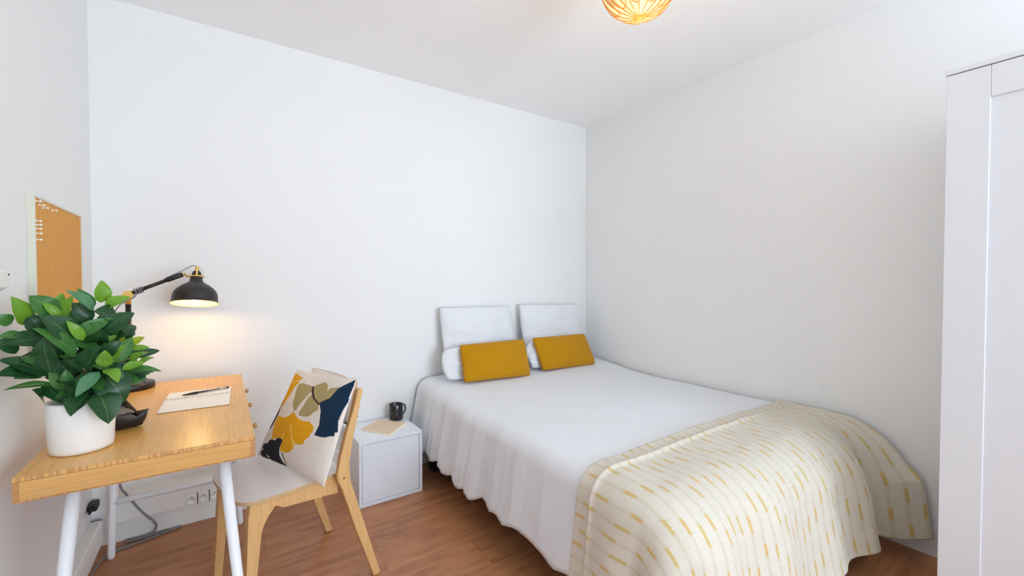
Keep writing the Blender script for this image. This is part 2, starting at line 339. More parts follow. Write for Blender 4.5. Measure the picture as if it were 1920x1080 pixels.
# ------------------------------------------------------------------ mesh helpers
def new(): return bmesh.new()

def box(bm, lo, hi, bev=0.0, seg=2, mat=0, xf=None):
    lo, hi = V(lo), V(hi)
    r = bmesh.ops.create_cube(bm, size=1)
    vs = r['verts']; c = (lo + hi) / 2; s = hi - lo
    for v in vs: v.co = V((v.co.x * s.x, v.co.y * s.y, v.co.z * s.z)) + c
    es = list({e for v in vs for e in v.link_edges})
    fs = set(f for v in vs for f in v.link_faces)
    if bev > 0:
        q = bmesh.ops.bevel(bm, geom=es, offset=bev, segments=seg, profile=0.5, affect='EDGES')
        vs = list({v for f in q['faces'] for v in f.verts} | {v for v in vs if v.is_valid})
        fs = set(f for v in vs for f in v.link_faces)
    for f in fs:
        f.material_index = mat
    if xf is not None:
        for v in vs: v.co = xf @ v.co
    return vs

def prism(bm, pts, axis, a, b, mat=0):
    """extrude a 2-D polygon along an axis; pts are the other two coordinates in xyz order"""
    def mk(p, w):
        p = list(p); p.insert(axis, w); return V(p)
    A = [bm.verts.new(mk(p, a)) for p in pts]; B = [bm.verts.new(mk(p, b)) for p in pts]
    fs = [bm.faces.new(A), bm.faces.new(B)]
    n = len(pts)
    for i in range(n): fs.append(bm.faces.new((A[i], A[(i + 1) % n], B[(i + 1) % n], B[i])))
    for f in fs: f.material_index = mat
    return A + B

def frame_of(d):
    d = d.normalized(); up = V((0, 0, 1)) if abs(d.z) < 0.95 else V((1, 0, 0))
    x = d.cross(up).normalized(); y = x.cross(d); return x, y

def tube(bm, pts, rad, n=10, cap=True, mat=0, closed=False):
    """swept round tube; rad a number or a list"""
    pts = [V(p) for p in pts]; rings = []; N = len(pts); px = None
    for i, p in enumerate(pts):
        if closed: d = pts[(i + 1) % N] - pts[i - 1]
        else: d = pts[min(i + 1, N - 1)] - pts[max(i - 1, 0)]
        d.normalize()
        if px is None: x, y = frame_of(d)
        else:
            x = (px - d * px.dot(d)).normalized(); y = x.cross(d)
        px = x
        r = rad[i] if isinstance(rad, (list, tuple)) else rad
        rings.append([bm.verts.new(p + x * (r * math.cos(2 * PI * k / n)) + y * (r * math.sin(2 * PI * k / n))) for k in range(n)])
    for i in range(N if closed else N - 1):
        A, B = rings[i], rings[(i + 1) % N]
        for k in range(n):
            f = bm.faces.new((A[k], A[(k + 1) % n], B[(k + 1) % n], B[k])); f.material_index = mat; f.smooth = True
    if cap and not closed:
        for r in (rings[0], rings[-1]):
            f = bm.faces.new(r); f.material_index = mat

def spline(pts, n=8):
    """Catmull-Rom through the points"""
    P = [V(p) for p in pts]; P = [P[0] * 2 - P[1]] + P + [P[-1] * 2 - P[-2]]; out = []
    for i in range(1, len(P) - 2):
        for k in range(n):
            t = k / n; a, b, c, d = P[i - 1:i + 3]
            out.append(0.5 * ((2 * b) + (c - a) * t + (2 * a - 5 * b + 4 * c - d) * t * t + (3 * b - a - 3 * c + d) * t ** 3))
    out.append(P[-2]); return out

def lathe(bm, prof, n=40, xf=None, mat=0, smooth=True, mats=None):
    """revolve (r, z) pairs about z"""
    rings = []
    for r, z in prof:
        if r < 1e-6: rings.append([bm.verts.new(V((0, 0, z)))])
        else: rings.append([bm.verts.new(V((r * math.cos(2 * PI * k / n), r * math.sin(2 * PI * k / n), z))) for k in range(n)])
    for i in range(len(rings) - 1):
        A, B = rings[i], rings[i + 1]
        mi = mats[i] if mats else mat
        for k in range(n):
            k2 = (k + 1) % n
            if len(A) == 1 and len(B) == 1: continue
            if len(A) == 1: f = bm.faces.new((A[0], B[k], B[k2]))
            elif len(B) == 1: f = bm.faces.new((A[k], A[k2], B[0]))
            else: f = bm.faces.new((A[k], A[k2], B[k2], B[k]))
            f.material_index = mi; f.smooth = smooth
    if xf is not None:
        for r in rings:
            for v in r: v.co = xf @ v.co

def grid(bm, fn, nu, nv, mat=0, uvname=None, uvfn=None):
    vs = [[bm.verts.new(fn(i / nu, j / nv)) for j in range(nv + 1)] for i in range(nu + 1)]
    lay = bm.loops.layers.uv.new(uvname) if uvname else None
    for i in range(nu):
        for j in range(nv):
            q = (vs[i][j], vs[i + 1][j], vs[i + 1][j + 1], vs[i][j + 1])
            f = bm.faces.new(q); f.smooth = True; f.material_index = mat
            if lay:
                for lp, (a, b) in zip(f.loops, ((i, j), (i + 1, j), (i + 1, j + 1), (i, j + 1))):
                    lp[lay].uv = uvfn(a / nu, b / nv)
    return vs

def obj(name, bm, mats, parent=None, fix=True, smooth=None):
    """link one mesh object; coordinates in bm are world ones, baked into the parent's space"""
    if fix: bmesh.ops.recalc_face_normals(bm, faces=bm.faces)
    me = bpy.data.meshes.new(name); bm.to_mesh(me); bm.free()
    if not isinstance(mats, (list, tuple)): mats = [mats]
    for m in mats: me.materials.append(m)
    o = bpy.data.objects.new(name, me); COL.objects.link(o)
    if parent is not None:
        root = parent; inv = WM[root.name].inverted()
        me.transform(inv)
        if root.type == 'MESH' or root.parent is not None: pass
        o.parent = parent
        WM[o.name] = WM[root.name]
    else: WM[o.name] = Matrix.Identity(4)
    return o
WM = {}

def tag(o, label=None, cat=None, group=None, kind=None):
    if label: o['label'] = label
    if cat: o['category'] = cat
    if group: o['group'] = group
    if kind: o['kind'] = kind
    return o

def thing(name, label, cat, loc=(0, 0, 0), rotz=0.0, group=None):
    o = bpy.data.objects.new(name, None); COL.objects.link(o)
    o.empty_display_size = 0.1
    o.location = loc; o.rotation_euler = (0, 0, rotz)
    WM[o.name] = Matrix.Translation(V(loc)) @ Matrix.Rotation(rotz, 4, 'Z')
    return tag(o, label, cat, group)

def solo(name, bm, mats, label, cat, base, group=None):
    """a thing that is one mesh, with its origin at its base"""
    o = obj(name, bm, mats)
    o.data.transform(Matrix.Translation(-V(base))); o.location = base
    WM[o.name] = Matrix.Translation(V(base))
    return tag(o, label, cat, group)

def struct(name, bm, mats): return tag(obj(name, bm, mats), kind='structure')

# ------------------------------------------------------------------ room shell
T = 0.12
b = new(); box(b, (XL - T, YR - T, -0.1), (XR + T, YB + T, 0)); struct('floor', b, M['floor'])
b = new(); box(b, (XL - T, YR - T, H), (XR + T, YB + T, H + 0.1)); struct('ceiling', b, M['ceiling'])
b = new(); box(b, (XL - T, YB, 0), (XR + T, YB + T, H)); struct('wall_back', b, M['wall'])
b = new(); box(b, (XL - T, YR - T, 0), (XL, YB, H)); struct('wall_left', b, M['wall'])
b = new(); box(b, (XR, YR - T, 0), (XR + T, YB, H)); struct('wall_right', b, M['wall_right'])
WX0, WX1, WZ0, WZ1 = 0.5, 2.4, 0.3, 2.3
b = new()
box(b, (XL, YR - T, 0), (WX0, YR, H)); box(b, (WX1, YR - T, 0), (XR, YR, H))
box(b, (WX0, YR - T, 0), (WX1, YR, WZ0)); box(b, (WX0, YR - T, WZ1), (WX1, YR, H))
struct('wall_rear', b, M['wall'])
b = new()
for x0, x1, z0, z1 in ((WX0, WX1, WZ0, WZ0 + .05), (WX0, WX1, WZ1 - .05, WZ1), (WX0, WX0 + .05, WZ0 + .05, WZ1 - .05), (WX1 - .05, WX1, WZ0 + .05, WZ1 - .05), ((WX0 + WX1) / 2 - .04, (WX0 + WX1) / 2 + .04, WZ0 + .05, WZ1 - .05)):
    box(b, (x0, YR - .08, z0), (x1, YR - .03, z1), 0.004)
wf = struct('window_1', b, M['trim'])
b = new(); box(b, (WX0 + .05, YR - .058, WZ0 + .05), ((WX0 + WX1) / 2 - .04, YR - .052, WZ1 - .05)); box(b, ((WX0 + WX1) / 2 + .04, YR - .058, WZ0 + .05), (WX1 - .05, YR - .052, WZ1 - .05))
obj('pane', b, M['glass'], wf)

b = new(); box(b, (XL, YB - .014, 0), (XR, YB, 0.095), 0.003); struct('baseboard_back', b, M['trim'])
b = new(); box(b, (XL, 0.2, 0), (XL + .014, YB - .014, 0.085), 0.003); struct('baseboard_left', b, M['trim'])

# ------------------------------------------------------------------ cable trunking and outlets
tk = thing('cable_trunking', 'long white cable trunking with round outlets along the back wall', 'cable trunking', (0.05, YB, 0.1))
b = new(); box(b, (-0.425, YB - .04, 0.100), (0.56, YB, 0.162), 0.003); obj('base', b, M['trunking'], tk)
b = new(); prism(b, [(YB, 0.1625), (YB - .043, 0.1625), (YB - .043, 0.212), (YB - .034, 0.222), (YB, 0.222)], 0, -0.425, 0.56); obj('cover', b, M['trunking'], tk)
b = new(); box(b, (-0.30, YB - .0425, 0.099), (-0.297, YB - .0395, 0.163)); obj('joint', b, M['trim'], tk)
for i, cx in enumerate((-0.131, -0.083, -0.035)):
    b = new(); box(b, (cx - .0225, YB - .044, 0.1035), (cx + .0225, YB - .038, 0.159), 0.002)
    lathe(b, [(0.0, 0.0), (0.0145, 0.0), (0.0165, 0.004), (0.0185, 0.004), (0.0195, 0.0)], 28, Matrix.Translation((cx, YB - .0446, 0.131)) @ Matrix.Rotation(PI / 2, 4, 'X'))
    o = obj('outlet', b, M['trunking'], tk)
    b = new()
    for dx, dz, r in ((-.0085, .001, .0026), (.0085, .001, .0026), (0, .009, .0026)):
        tube(b, [(cx + dx, YB - .0457, 0.131 + dz), (cx + dx, YB - .0440, 0.131 + dz)], r * .8, 10)
    obj('socket_hole', b, M['outlet_hole'], o)
    if i < 2:
        b = new(); box(b, (cx + .0228, YB - .0442, 0.1035), (cx + .0252, YB - .0392, 0.159)); obj('gap', b, M['dark_gap'], tk)

tk2 = thing('cable_trunking', 'white cable trunking with a grooved lid running low along the left wall', 'cable trunking', (XL, 1.6, 0.088))
b = new(); prism(b, [(XL, 0.088), (XL + .044, 0.088), (XL + .044, 0.150), (XL + .040, 0.153), (XL + .040, 0.158), (XL + .044, 0.160), (XL + .044, 0.172), (XL + .038, 0.178), (XL, 0.178)], 1, 0.3, 2.50); obj('base', b, M['trunking'], tk2)
b = new(); box(b, (XL + .004, 0.3, 0.1782), (XL + .026, 2.44, 0.1805), 0.001); obj('lid', b, M['trim'], tk2)
b = new(); box(b, (XL + .002, 2.502, 0.092), (XL + .038, 2.522, 0.172)); obj('gap', b, M['dark_gap'], tk2)
tk3 = thing('cable_trunking', 'upright white cable trunking in the corner behind the desk', 'cable trunking', (XL + .03, YB - .03, 0.1))
b = new(); box(b, (XL, YB - .1, 0.1), (XL + .046, YB, 0.66), 0.003); obj('cover', b, M['trunking'], tk3)
pl = new()
box(pl, (XL, 2.47, 0.232), (XL + .032, 2.53, 0.262), 0.006, 3); tube(pl, [(XL + .016, 2.475, .247), (XL + .016, 2.45, .247), (XL + .016, 2.43, .244)], [.009, .007, .004], 10)
solo('power_plug', pl, M['dark_gap'], 'small black power plug low on the left wall beside the corner', 'plug', (XL, 2.5, 0.232))

# ------------------------------------------------------------------ grey fabric cord
b = new()
tube(b, spline([(-.375, YB - .05, .60), (-.392, YB - .05, .36), (-.388, YB - .05, .27), (-.372, YB - .052, .235), (-.352, YB - .052, .198), (-.314, YB - .052, .13), (-.274, YB - .045, .07), (-.266, YB - .04, .04), (-.283, YB - .035, .012),
                (-.33, YB - .03, .0055), (-.372, YB - .028, .0055), (-.366, YB - .045, .0055), (-.30, YB - .042, .0055), (-.22, YB - .035, .0055), (-.172, YB - .028, .0055)], 8), 0.0045, 8)
tube(b, spline([(-.172, YB - .028, .0055), (-.19, YB - .036, .0055), (-.228, YB - .05, .0055), (-.31, YB - .075, .0055), (-.40, 2.545, .0055), (-.436, 2.49, .0055), (-.450, 2.40, .0055)], 8), 0.0036, 8)
solo('floor_cable', b, M['cord'], 'grey braided cable hanging behind the desk and looping on the floor', 'cable', (-.3, YB - .04, 0))

# ------------------------------------------------------------------ wall fittings at the left edge
sk = thing('wall_socket', 'white surface mounted wall socket beside the cork board', 'wall socket', (XL, 1.53, 1.21))
b = new(); box(b, (XL, 1.47, 1.186), (XL + .040, 1.590, 1.241), 0.013, 4); obj('housing', b, M['trunking'], sk)
b = new(); box(b, (XL + .036, 1.482, 1.193), (XL + .043, 1.586, 1.235), 0.003, 2); obj('face_plate', b, M['trim'], sk)
b = new(); tube(b, [(XL + .0415, 1.574, 1.226), (XL + .0445, 1.574, 1.226)], .0025, 10); obj('socket_hole', b, M['outlet_hole'], sk)
sw = thing('light_switch', 'flat white light switch above the wall socket', 'light switch', (XL, 1.63, 1.305))
b = new(); box(b, (XL, 1.545, 1.262), (XL + .010, 1.654, 1.345), 0.004, 3); obj('plate', b, M['trim'], sw)
b = new(); box(b, (XL + .009, 1.56, 1.275), (XL + .014, 1.638, 1.332), 0.002, 2); obj('rocker', b, M['trim'], sw)

# ------------------------------------------------------------------ cork board
CB = dict(y0=1.869, y1=2.40, z0=0.98, z1=1.470)
cb = thing('cork_board', 'cork notice board in a pale frame on the left wall', 'notice board', (XL, 2.13, 0.98))
t_ = XL + .018
b = new()
f_ = 0.008
box(b, (XL, CB['y0'], CB['z0']), (t_, CB['y0'] + f_, CB['z1']), .001); box(b, (XL, CB['y1'] - f_, CB['z0']), (t_, CB['y1'], CB['z1']), .001)
box(b, (XL, CB['y0'] + f_, CB['z1'] - f_), (t_, CB['y1'] - f_, CB['z1']), .001); box(b, (XL, CB['y0'] + f_, CB['z0']), (t_, CB['y1'] - f_, CB['z0'] + f_), .001)
obj('frame', b, M['board_frame'], cb)
b = new(); box(b, (XL, CB['y0'] + f_, CB['z0'] + f_), (t_ - .003, CB['y1'] - f_, CB['z1'] - f_)); obj('cork_panel', b, M['cork'], cb)
def pin(y, z, label):
    b = new(); x0 = t_ - .004
    lathe(b, [(0, .0), (.0034, .0), (.0034, .002), (.0016, .003), (.0016, .009), (.0032, .011), (.0034, .014), (0, .015)], 12, Matrix.Translation((x0, y, z)) @ Matrix.Rotation(PI / 2, 4, 'Y'))
    solo('push_pin', b, M['pin'], label, 'push pin', (x0, y, z), 'push pins on the cork board')
for (y, z), lb in zip(((1.888, 1.452), (1.918, 1.444), (1.952, 1.440), (2.040, 1.444)), ('white push pin in the upper corner of the cork board nearest the frame', 'white push pin, second along the top row of the cork board', 'white push pin, third along the top row of the cork board', 'white push pin, last and farthest of the top row on the cork board')):
    pin(y, z, lb)
for z, lb in zip((1.392, 1.380, 1.368, 1.354, 1.335), ('white push pin, uppermost of the side column on the cork board', 'white push pin, second from top of the side column on the cork board', 'white push pin in the middle of the side column on the cork board', 'white push pin, fourth from top of the side column on the cork board', 'white push pin, lowest and alone below the side column on the cork board')):
    pin(1.886, z, lb)

# ------------------------------------------------------------------ desk
DX0, DX1, DY0, DY1, DZ = -0.412, 0.080, 1.486, 2.5056, 0.745
dk = thing('desk', 'bamboo desk with splayed white metal legs in the left corner', 'desk', (-0.166, 2.0, 0))
b = new(); box(b, (DX0, DY0, DZ - .011), (DX1, DY1, DZ), .001, 1)
for f in b.faces:
    f.material_index = 1 if abs(f.calc_center_median().y - DY0) < .002 or abs(f.calc_center_median().y - DY1) < .002 else 0
obj('tabletop', b, [M['bamboo'], M['endgrain']], dk)
for y0, y1 in ((DY0, DY0 + .014), (DY1 - .014, DY1)):
    b = new(); box(b, (DX0 + .012, y0, DZ - .057), (DX1 - .012, y1, DZ - .0112)); o = obj('end_panel', b, M['bamboo_side'], dk)
    for x0_ in (DX0, DX1 - .0118):
        b = new(); box(b, (x0_, y0, DZ - .057), (x0_ + .0118, y1, DZ - .0112)); obj('finger_joint', b, M['finger'], o)
b = new(); box(b, (DX0, DY0 + .0142, DZ - .057), (DX0 + .014, DY1 - .0142, DZ - .0112)); obj('back_panel', b, M['bamboo'], dk)
b = new(); box(b, (DX0, DY0, DZ - .0615), (DX1, DY1, DZ - .0572)); obj('bottom_panel', b, M['bamboo_edge'], dk)
for y0, y1, ky in ((DY0 + .016, 1.78, 1.640), (1.784, 2.05, 1.922), (2.054, DY1 - .016, 2.172)):
    b = new(); box(b, (DX1 - .016, y0, DZ - .056), (DX1, y1, DZ - .0125), .0008, 1); o = obj('drawer_front', b, M['bamboo'], dk)
    b = new(); lathe(b, [(0, 0), (.006, 0), (.006, .003), (.0085, .005), (.0085, .013), (.0075, .0145), (0, .0145)], 20, Matrix.Translation((DX1, ky, DZ - .014)) @ Matrix.Rotation(PI / 2, 4, 'Y')); obj('knob', b, M['knob_wood'], o)
zt = DZ - .062
for T_, F_ in (((-.325, 1.580, zt), (-.382, 1.525, .0)), ((.000, 1.57, zt), (.060, 1.505, .0)), ((-.372, 2.45, zt), (-.407, 2.497, .0)), ((.025, 2.45, zt), (.068, 2.497, .0))):
    T_, F_ = V(T_), V(F_); b = new()
    tube(b, [F_ + V((0, 0, 0)), F_ + (T_ - F_) * .012, F_ + (T_ - F_) * .04, T_ - (T_ - F_) * .0], [.0095, .0125, .0130, .0160], 18)
    obj('leg', b, M['steel_white'], dk)
def legpt(T_, F_, z): T_, F_ = V(T_), V(F_); return F_ + (T_ - F_) * (z / T_.z)
pA, pB = legpt((-.372, 2.45, zt), (-.407, 2.497, 0), .252), legpt((.025, 2.45, zt), (.068, 2.497, 0), .256)
b = new(); tube(b, [pA, pB], .0135, 14); obj('crossbar', b, M['steel_white'], dk)
for lo_, hi_ in (((-.35, 1.56, zt - .004), (.02, 1.60, zt)), ((-.39, 2.43, zt - .004), (.04, 2.47, zt))):
    b = new(); box(b, lo_, hi_, .001, 1); obj('leg_bracket', b, M['steel_white'], dk)

# ------------------------------------------------------------------ plant
pc = V((-.322, 1.645, DZ + .0005))
pt = thing('potted_plant', 'leafy green plant in a white ceramic pot on the near end of the desk', 'plant', pc)
b = new()
lathe(b, [(0, 0), (.058, 0), (.0635, .003), (.0655, .012), (.069, .08), (.0705, .132), (.0695, .1385), (.066, .1395), (.0635, .137), (.0625, .115), (0, .115)], 56, Matrix.Translation(pc)); obj('pot', b, M['ceramic'], pt)
b = new(); lathe(b, [(.0615, .113), (.055, .119), (.03, .123), (0, .124)], 32, Matrix.Translation(pc))
for v in b.verts: v.co.z += noise.noise(v.co * 60) * .003
obj('soil', b, M['soil'], pt)
def leaf(bm, lay, base, tip, w, tone, rnd):
    base, tip = V(base), V(tip); d = tip - base; Ln = d.length; d.normalize()
    cam = (V((0, 0.0, 1.30)) - base).normalized()
    n = (cam * 0.75 + V((0, 0, 1)) * 0.45 + V((rnd.uniform(-.45, .45), rnd.uniform(-.3, .3), rnd.uniform(-.3, .3))))
    n = (n - d * n.dot(d)).normalized(); s = d.cross(n)
    nl, nw = 9, 4; bend = rnd.uniform(.05, .16) * Ln; fold = rnd.uniform(.12, .32); tw = rnd.uniform(-.25, .25)
    rows = []
    for i in range(nl + 1):
        t = i / nl
        hw = w / 2 * (math.sin(PI * min(1, t ** 0.88)) ** 0.72) * (1 - .25 * t) * 1.12 if 0 < t < 1 else 0.0006
        hw = max(hw, .0006)
        c = base + d * (Ln * t) + n * (bend * (math.sin(PI * t) - .6 * t * t))
        a = tw * t; s2 = s * math.cos(a) + n * math.sin(a); n2 = n * math.cos(a) - s * math.sin(a)
        rows.append([bm.verts.new(c + s2 * (hw * k / (nw / 2) * (1 - .05 * abs(k))) + n2 * (fold * hw * abs(k / (nw / 2)) ** 1.3 + .06 * hw * math.sin(t * 11 + k))) for k in range(-nw // 2, nw // 2 + 1)])
    for i in range(nl):
        for k in range(nw):
            f = bm.faces.new((rows[i][k], rows[i][k + 1], rows[i + 1][k + 1], rows[i + 1][k])); f.smooth = True; f.material_index = tone
            for lp, (a_, b_) in zip(f.loops, ((k, i), (k + 1, i), (k + 1, i + 1), (k, i + 1))): lp[lay].uv = (a_ / nw, b_ / nl)
b = new(); lay = b.loops.layers.uv.new('leaf'); rnd = random.Random(5)
for L in LEAVES: leaf(b, lay, L[0:3], L[3:6], L[6] * 1.42, L[7], rnd)
# more foliage on the sides that face away from the camera
for k in range(64):
    a = rnd.uniform(0, 2 * PI); el = rnd.uniform(-.1, 1.1); r0 = rnd.uniform(.02, .085)
    c = V((pc.x + .02 + math.cos(a) * r0, pc.y + .035 + math.sin(a) * r0 * .9, .905 + rnd.uniform(.0, .17)))
    dr = V((math.cos(a) * math.cos(el), math.sin(a) * math.cos(el) + .25, math.sin(el)))
    tip = c + dr.normalized() * rnd.uniform(.06, .09)
    if c.x < XL + .04 or tip.x < XL + .03: continue
    leaf(b, lay, c, tip, rnd.uniform(.038, .056), rnd.choice((0, 0, 0, 1)), rnd)
for k in range(34):
    c = V((rnd.uniform(-.40, -.235), rnd.uniform(1.58, 1.66), rnd.uniform(.90, 1.07)))
    dr = V((rnd.uniform(-.7, .9), rnd.uniform(-.9, .1), rnd.uniform(-.5, .8))).normalized()
    tip = c + dr * rnd.uniform(.055, .085)
    if tip.x < XL + .035: continue
    leaf(b, lay, c, tip, rnd.uniform(.036, .052), rnd.choice((0, 0, 0, 1, 1)), rnd)
obj('foliage', b, LEAFM, pt, fix=False)
tops = [(-.277, 1.63, 1.11), (-.39, 1.59, 1.09), (-.36, 1.62, 1.12), (-.215, 1.62, .99), (-.30, 1.58, .97), (-.40, 1.57, 1.0), (-.33, 1.64, 1.07), (-.25, 1.66, 1.05), (-.42, 1.56, .95)]
for k, tp in enumerate(tops):
    b = new(); a = 2 * PI * k / len(tops); s0 = pc + V((math.cos(a) * .02, math.sin(a) * .02, .118)); tp = V(tp)
    mid = (s0 + tp) / 2 + V((0, 0, .03))
    tube(b, spline([s0, mid, tp], 6), [.0032] * 7 + [.0026] * 5 + [.0018], 6); obj('stem', b, M['stem'], pt)

# ------------------------------------------------------------------ tray with small things behind the pot
ty = thing('desk_tray', 'small black leather tray behind the plant pot', 'tray', (-.268, 1.845, DZ))
tr = Matrix.Translation((-.272, 1.85, DZ + .0005)) @ Matrix.Rotation(math.radians(24), 4, 'Z')
b = new()
def trayfn(u, v):
    x = (u - .5); y = (v - .5); m = max(abs(x), abs(y)) * 2
    z = .002 + .030 * max(0, (m - .72) / .28) ** 1.5 * (1 + .8 * (abs(x * y) * 4))
    return tr @ V((x * .085, y * .20, z))
grid(b, trayfn, 16, 24)
o = obj('tray_body', b, M['black_leather'], ty); md = o.modifiers.new('s', 'SOLIDIFY'); md.thickness = .003; md.offset = 1
b = new(); box(b, (-.018, -.085, .007), (.022, .05, .034), .009, 3, xf=tr); solo('glasses_case', b, M['black_leather'], 'black pouch lying in the desk tray', 'pouch', (-.27, 1.85, DZ + .007))
b = new()
def crump(u, v):
    p = V(((u - .5) * .06 + .0, .03 + (v - .5) * .10, .0365 + .006 * noise.noise(V((u * 5, v * 6, 3))))); return tr @ p
grid(b, crump, 12, 14)
o = solo('paper_slip', b, M['grey_leather'], 'crumpled grey paper slip on top of the pouch in the tray', 'paper', (-.27, 1.88, DZ + .03)); md = o.modifiers.new('s', 'SOLIDIFY'); md.thickness = .0015

# ------------------------------------------------------------------ notebook and pen
nb = thing('notebook', 'open spiral notebook with blank cream pages on the desk', 'notebook', (-.078, 2.065, DZ))
nr = Matrix.Translation((-.078, 2.0645, DZ + .0006)) @ Matrix.Rotation(math.radians(-2.0), 4, 'Z')
for nm, y0, y1, h_ in (('left_pages', .022 + .003, .152, .0045), ('right_pages', -.148, .022 - .003, .0055)):
    b = new(); box(b, (-.105, y0, .0012), (.105, y1, h_), .0006, 1, xf=nr); obj('pages', b, M['paper'], nb)
b = new(); box(b, (-.107, -.150, 0), (.107, .154, .0011), xf=nr); obj('cover', b, M['plywood'], nb)
b = new()
for k in range(23):
    cx = -.098 + k * .0089
    pts = [nr @ V((cx + .0012 * math.sin(a), .022 + .0062 * math.cos(a), .0052 + .0048 * math.sin(a))) for a in [2 * PI * j / 12 for j in range(12)]]
    tube(b, pts, .0007, 5, closed=True)
obj('spiral_binding', b, M['wire'], nb)
pn = thing('pen', 'clear ballpoint pen with a black cap lying across the notebook', 'pen', (-.06, 2.15, DZ + .0055))
A, Bp = V((-.130, 2.124, DZ + .0112)), V((.020, 2.180, DZ + .0100)); dpen = (Bp - A).normalized()
b = new(); tube(b, [A, A + dpen * .004, A + dpen * .03, A + dpen * .050, A + dpen * .0505], [.0018, .0028, .0048, .0052, .0045], 14); obj('cap', b, M['black_metal'], pn)
b = new(); tube(b, [A + dpen * .048, Bp], .0040, 8); obj('barrel', b, M['clear'], pn)
b = new(); tube(b, [A + dpen * .048, Bp - dpen * .03], .0016, 8); obj('ink_tube', b, M['black_metal'], pn)
b = new(); tube(b, [Bp - dpen * .004, Bp + dpen * .003], .0042, 10); obj('end_plug', b, M['black_metal'], pn)

# ------------------------------------------------------------------ desk lamp
px, py = -.327, 2.43
lp = thing('desk_lamp', 'black and brass task lamp lit above the desk, arm stretched to the right', 'lamp', (px, py, DZ))
b = new(); lathe(b, [(0, .0005), (.080, .0005), (.085, .004), (.085, .020), (.081, .026), (.06, .028), (.02, .029), (0, .029)], 48, Matrix.Translation((px, py, DZ))); o = obj('base', b, M['black_metal'], lp)
b = new(); tube(b, [(px + .052, py - .03, DZ + .026), (px + .052, py - .03, DZ + .031)], .005, 12); obj('switch', b, M['lamp_black'], o)
b = new(); tube(b, [(px, py, DZ + .028), (px, py, DZ + .032), (px, py, DZ + .058), (px, py, DZ + .06)], [.014, .0125, .0125, .011], 16); obj('lower_sleeve', b, M['brass'], lp)
b = new(); tube(b, [(px, py, DZ + .058), (px, py, 1.112)], .0098, 18); obj('pole', b, M['black_metal'], lp)
b = new(); tube(b, [(px, py, 1.108), (px, py, 1.128), (px, py, 1.129), (px, py, 1.134)], [.0112, .0112, .0135, .0135], 18); o = obj('upper_sleeve', b, M['brass'], lp)
b = new(); tube(b, [(px - .012, py - .004, 1.117), (px - .022, py - .008, 1.117)], .004, 10); obj('knob', b, M['black_metal'], o)
b = new(); tube(b, [(px, py - .016, 1.148), (px, py + .016, 1.148)], .0175, 22); box(b, (px - .008, py - .008, 1.13), (px + .008, py + .008, 1.15)); obj('joint', b, M['brass'], lp)
J = V((px, py, 1.150)); E = V((-.140, py, 1.2375))
ad = (E - J).normalized()
b = new(); tube(b, [J + ad * .012, E - ad * .058], .0080, 14); tube(b, [E - ad * .064, E - ad * .060, E - ad * .004, E], [.009, .0108, .0108, .008], 14); obj('arm', b, M['black_metal'], lp)
# shade: opening tilted a little towards the room
SCn = V((-.0985, py, 1.1035)); tilt = Matrix.Translation(SCn) @ Matrix.Rotation(math.radians(-13), 4, 'X') @ Matrix.Rotation(math.radians(3), 4, 'Y')
R_ = .0925; HS = R_ * 1.28
prof = [(1.0, 0), (.985, .03), (.955, .07), (.945, .15), (.935, .25), (.915, .36), (.875, .45), (.77, .57), (.60, .69), (.45, .77), (.34, .83), (.275, .90), (.258, .98), (.245, 1.06)]
b = new()
outer = [(r * R_, z * HS) for r, z in prof]; inner = [((r - .03) * R_, z * HS) for r, z in prof]
lathe(b, outer, 56, tilt, mat=0); lathe(b, inner, 56, tilt, mat=1)
lathe(b, [(outer[0][0], 0), (inner[0][0], 0)], 56, tilt, mat=1)
bmesh.ops.remove_doubles(b, verts=b.verts, dist=1e-5)
sh = obj('lamp_shade', b, [M['lamp_black'], M['shade_inside']], lp)
b = new(); lathe(b, [(.0, 1.055 * HS), (.215 * R_, 1.055 * HS), (.20 * R_, 1.12 * HS), (.19 * R_, 1.20 * HS), (.16 * R_, 1.27 * HS), (.10 * R_, 1.30 * HS), (0, 1.30 * HS)], 28, tilt); obj('cap', b, M['lamp_black'], sh)
b = new(); lathe(b, [(.250 * R_, 1.04 * HS), (.275 * R_, 1.04 * HS), (.275 * R_, 1.09 * HS), (.225 * R_, 1.10 * HS), (.225 * R_, 1.05 * HS)], 32, tilt)
tube(b, [tilt @ V((-.27 * R_, 0, 1.065 * HS)), tilt @ V((-.40 * R_, 0, 1.065 * HS)), E + ad * .006, E - ad * .008], [.004, .004, .0045, .004], 10)
tube(b, [tilt @ V((.27 * R_, 0, 1.065 * HS)), tilt @ V((.33 * R_, 0, 1.065 * HS))], .0035, 10); obj('collar', b, M['brass'], sh)
b = new(); lathe(b, [(0, 1.29 * HS), (.085 * R_, 1.29 * HS), (.075 * R_, 1.38 * HS), (.07 * R_, 1.40 * HS), (.085 * R_, 1.41 * HS), (.085 * R_, 1.47 * HS), (.05 * R_, 1.50 * HS), (0, 1.50 * HS)], 20, tilt)
box(b, (-.02 * R_, -.20 * R_, 1.08 * HS), (.05 * R_, -.185 * R_, 1.38 * HS), xf=tilt); box(b, (-.02 * R_, -.20 * R_, 1.37 * HS), (.05 * R_, -.05 * R_, 1.39 * HS), xf=tilt); obj('finial', b, M['brass'], sh)
b = new()
for s in (-1, 1):
    tube(b, [tilt @ V((s * .25 * R_, 0, 1.07 * HS)), tilt @ V((s * .25 * R_, 0, 1.33 * HS)), tilt @ V((s * .22 * R_, 0, 1.37 * HS)), tilt @ V((s * .08 * R_, 0, 1.39 * HS))], .0011, 6)
obj('wire_guard', b, M['brass'], sh)
BC = tilt @ V((0, 0, .36 * HS))
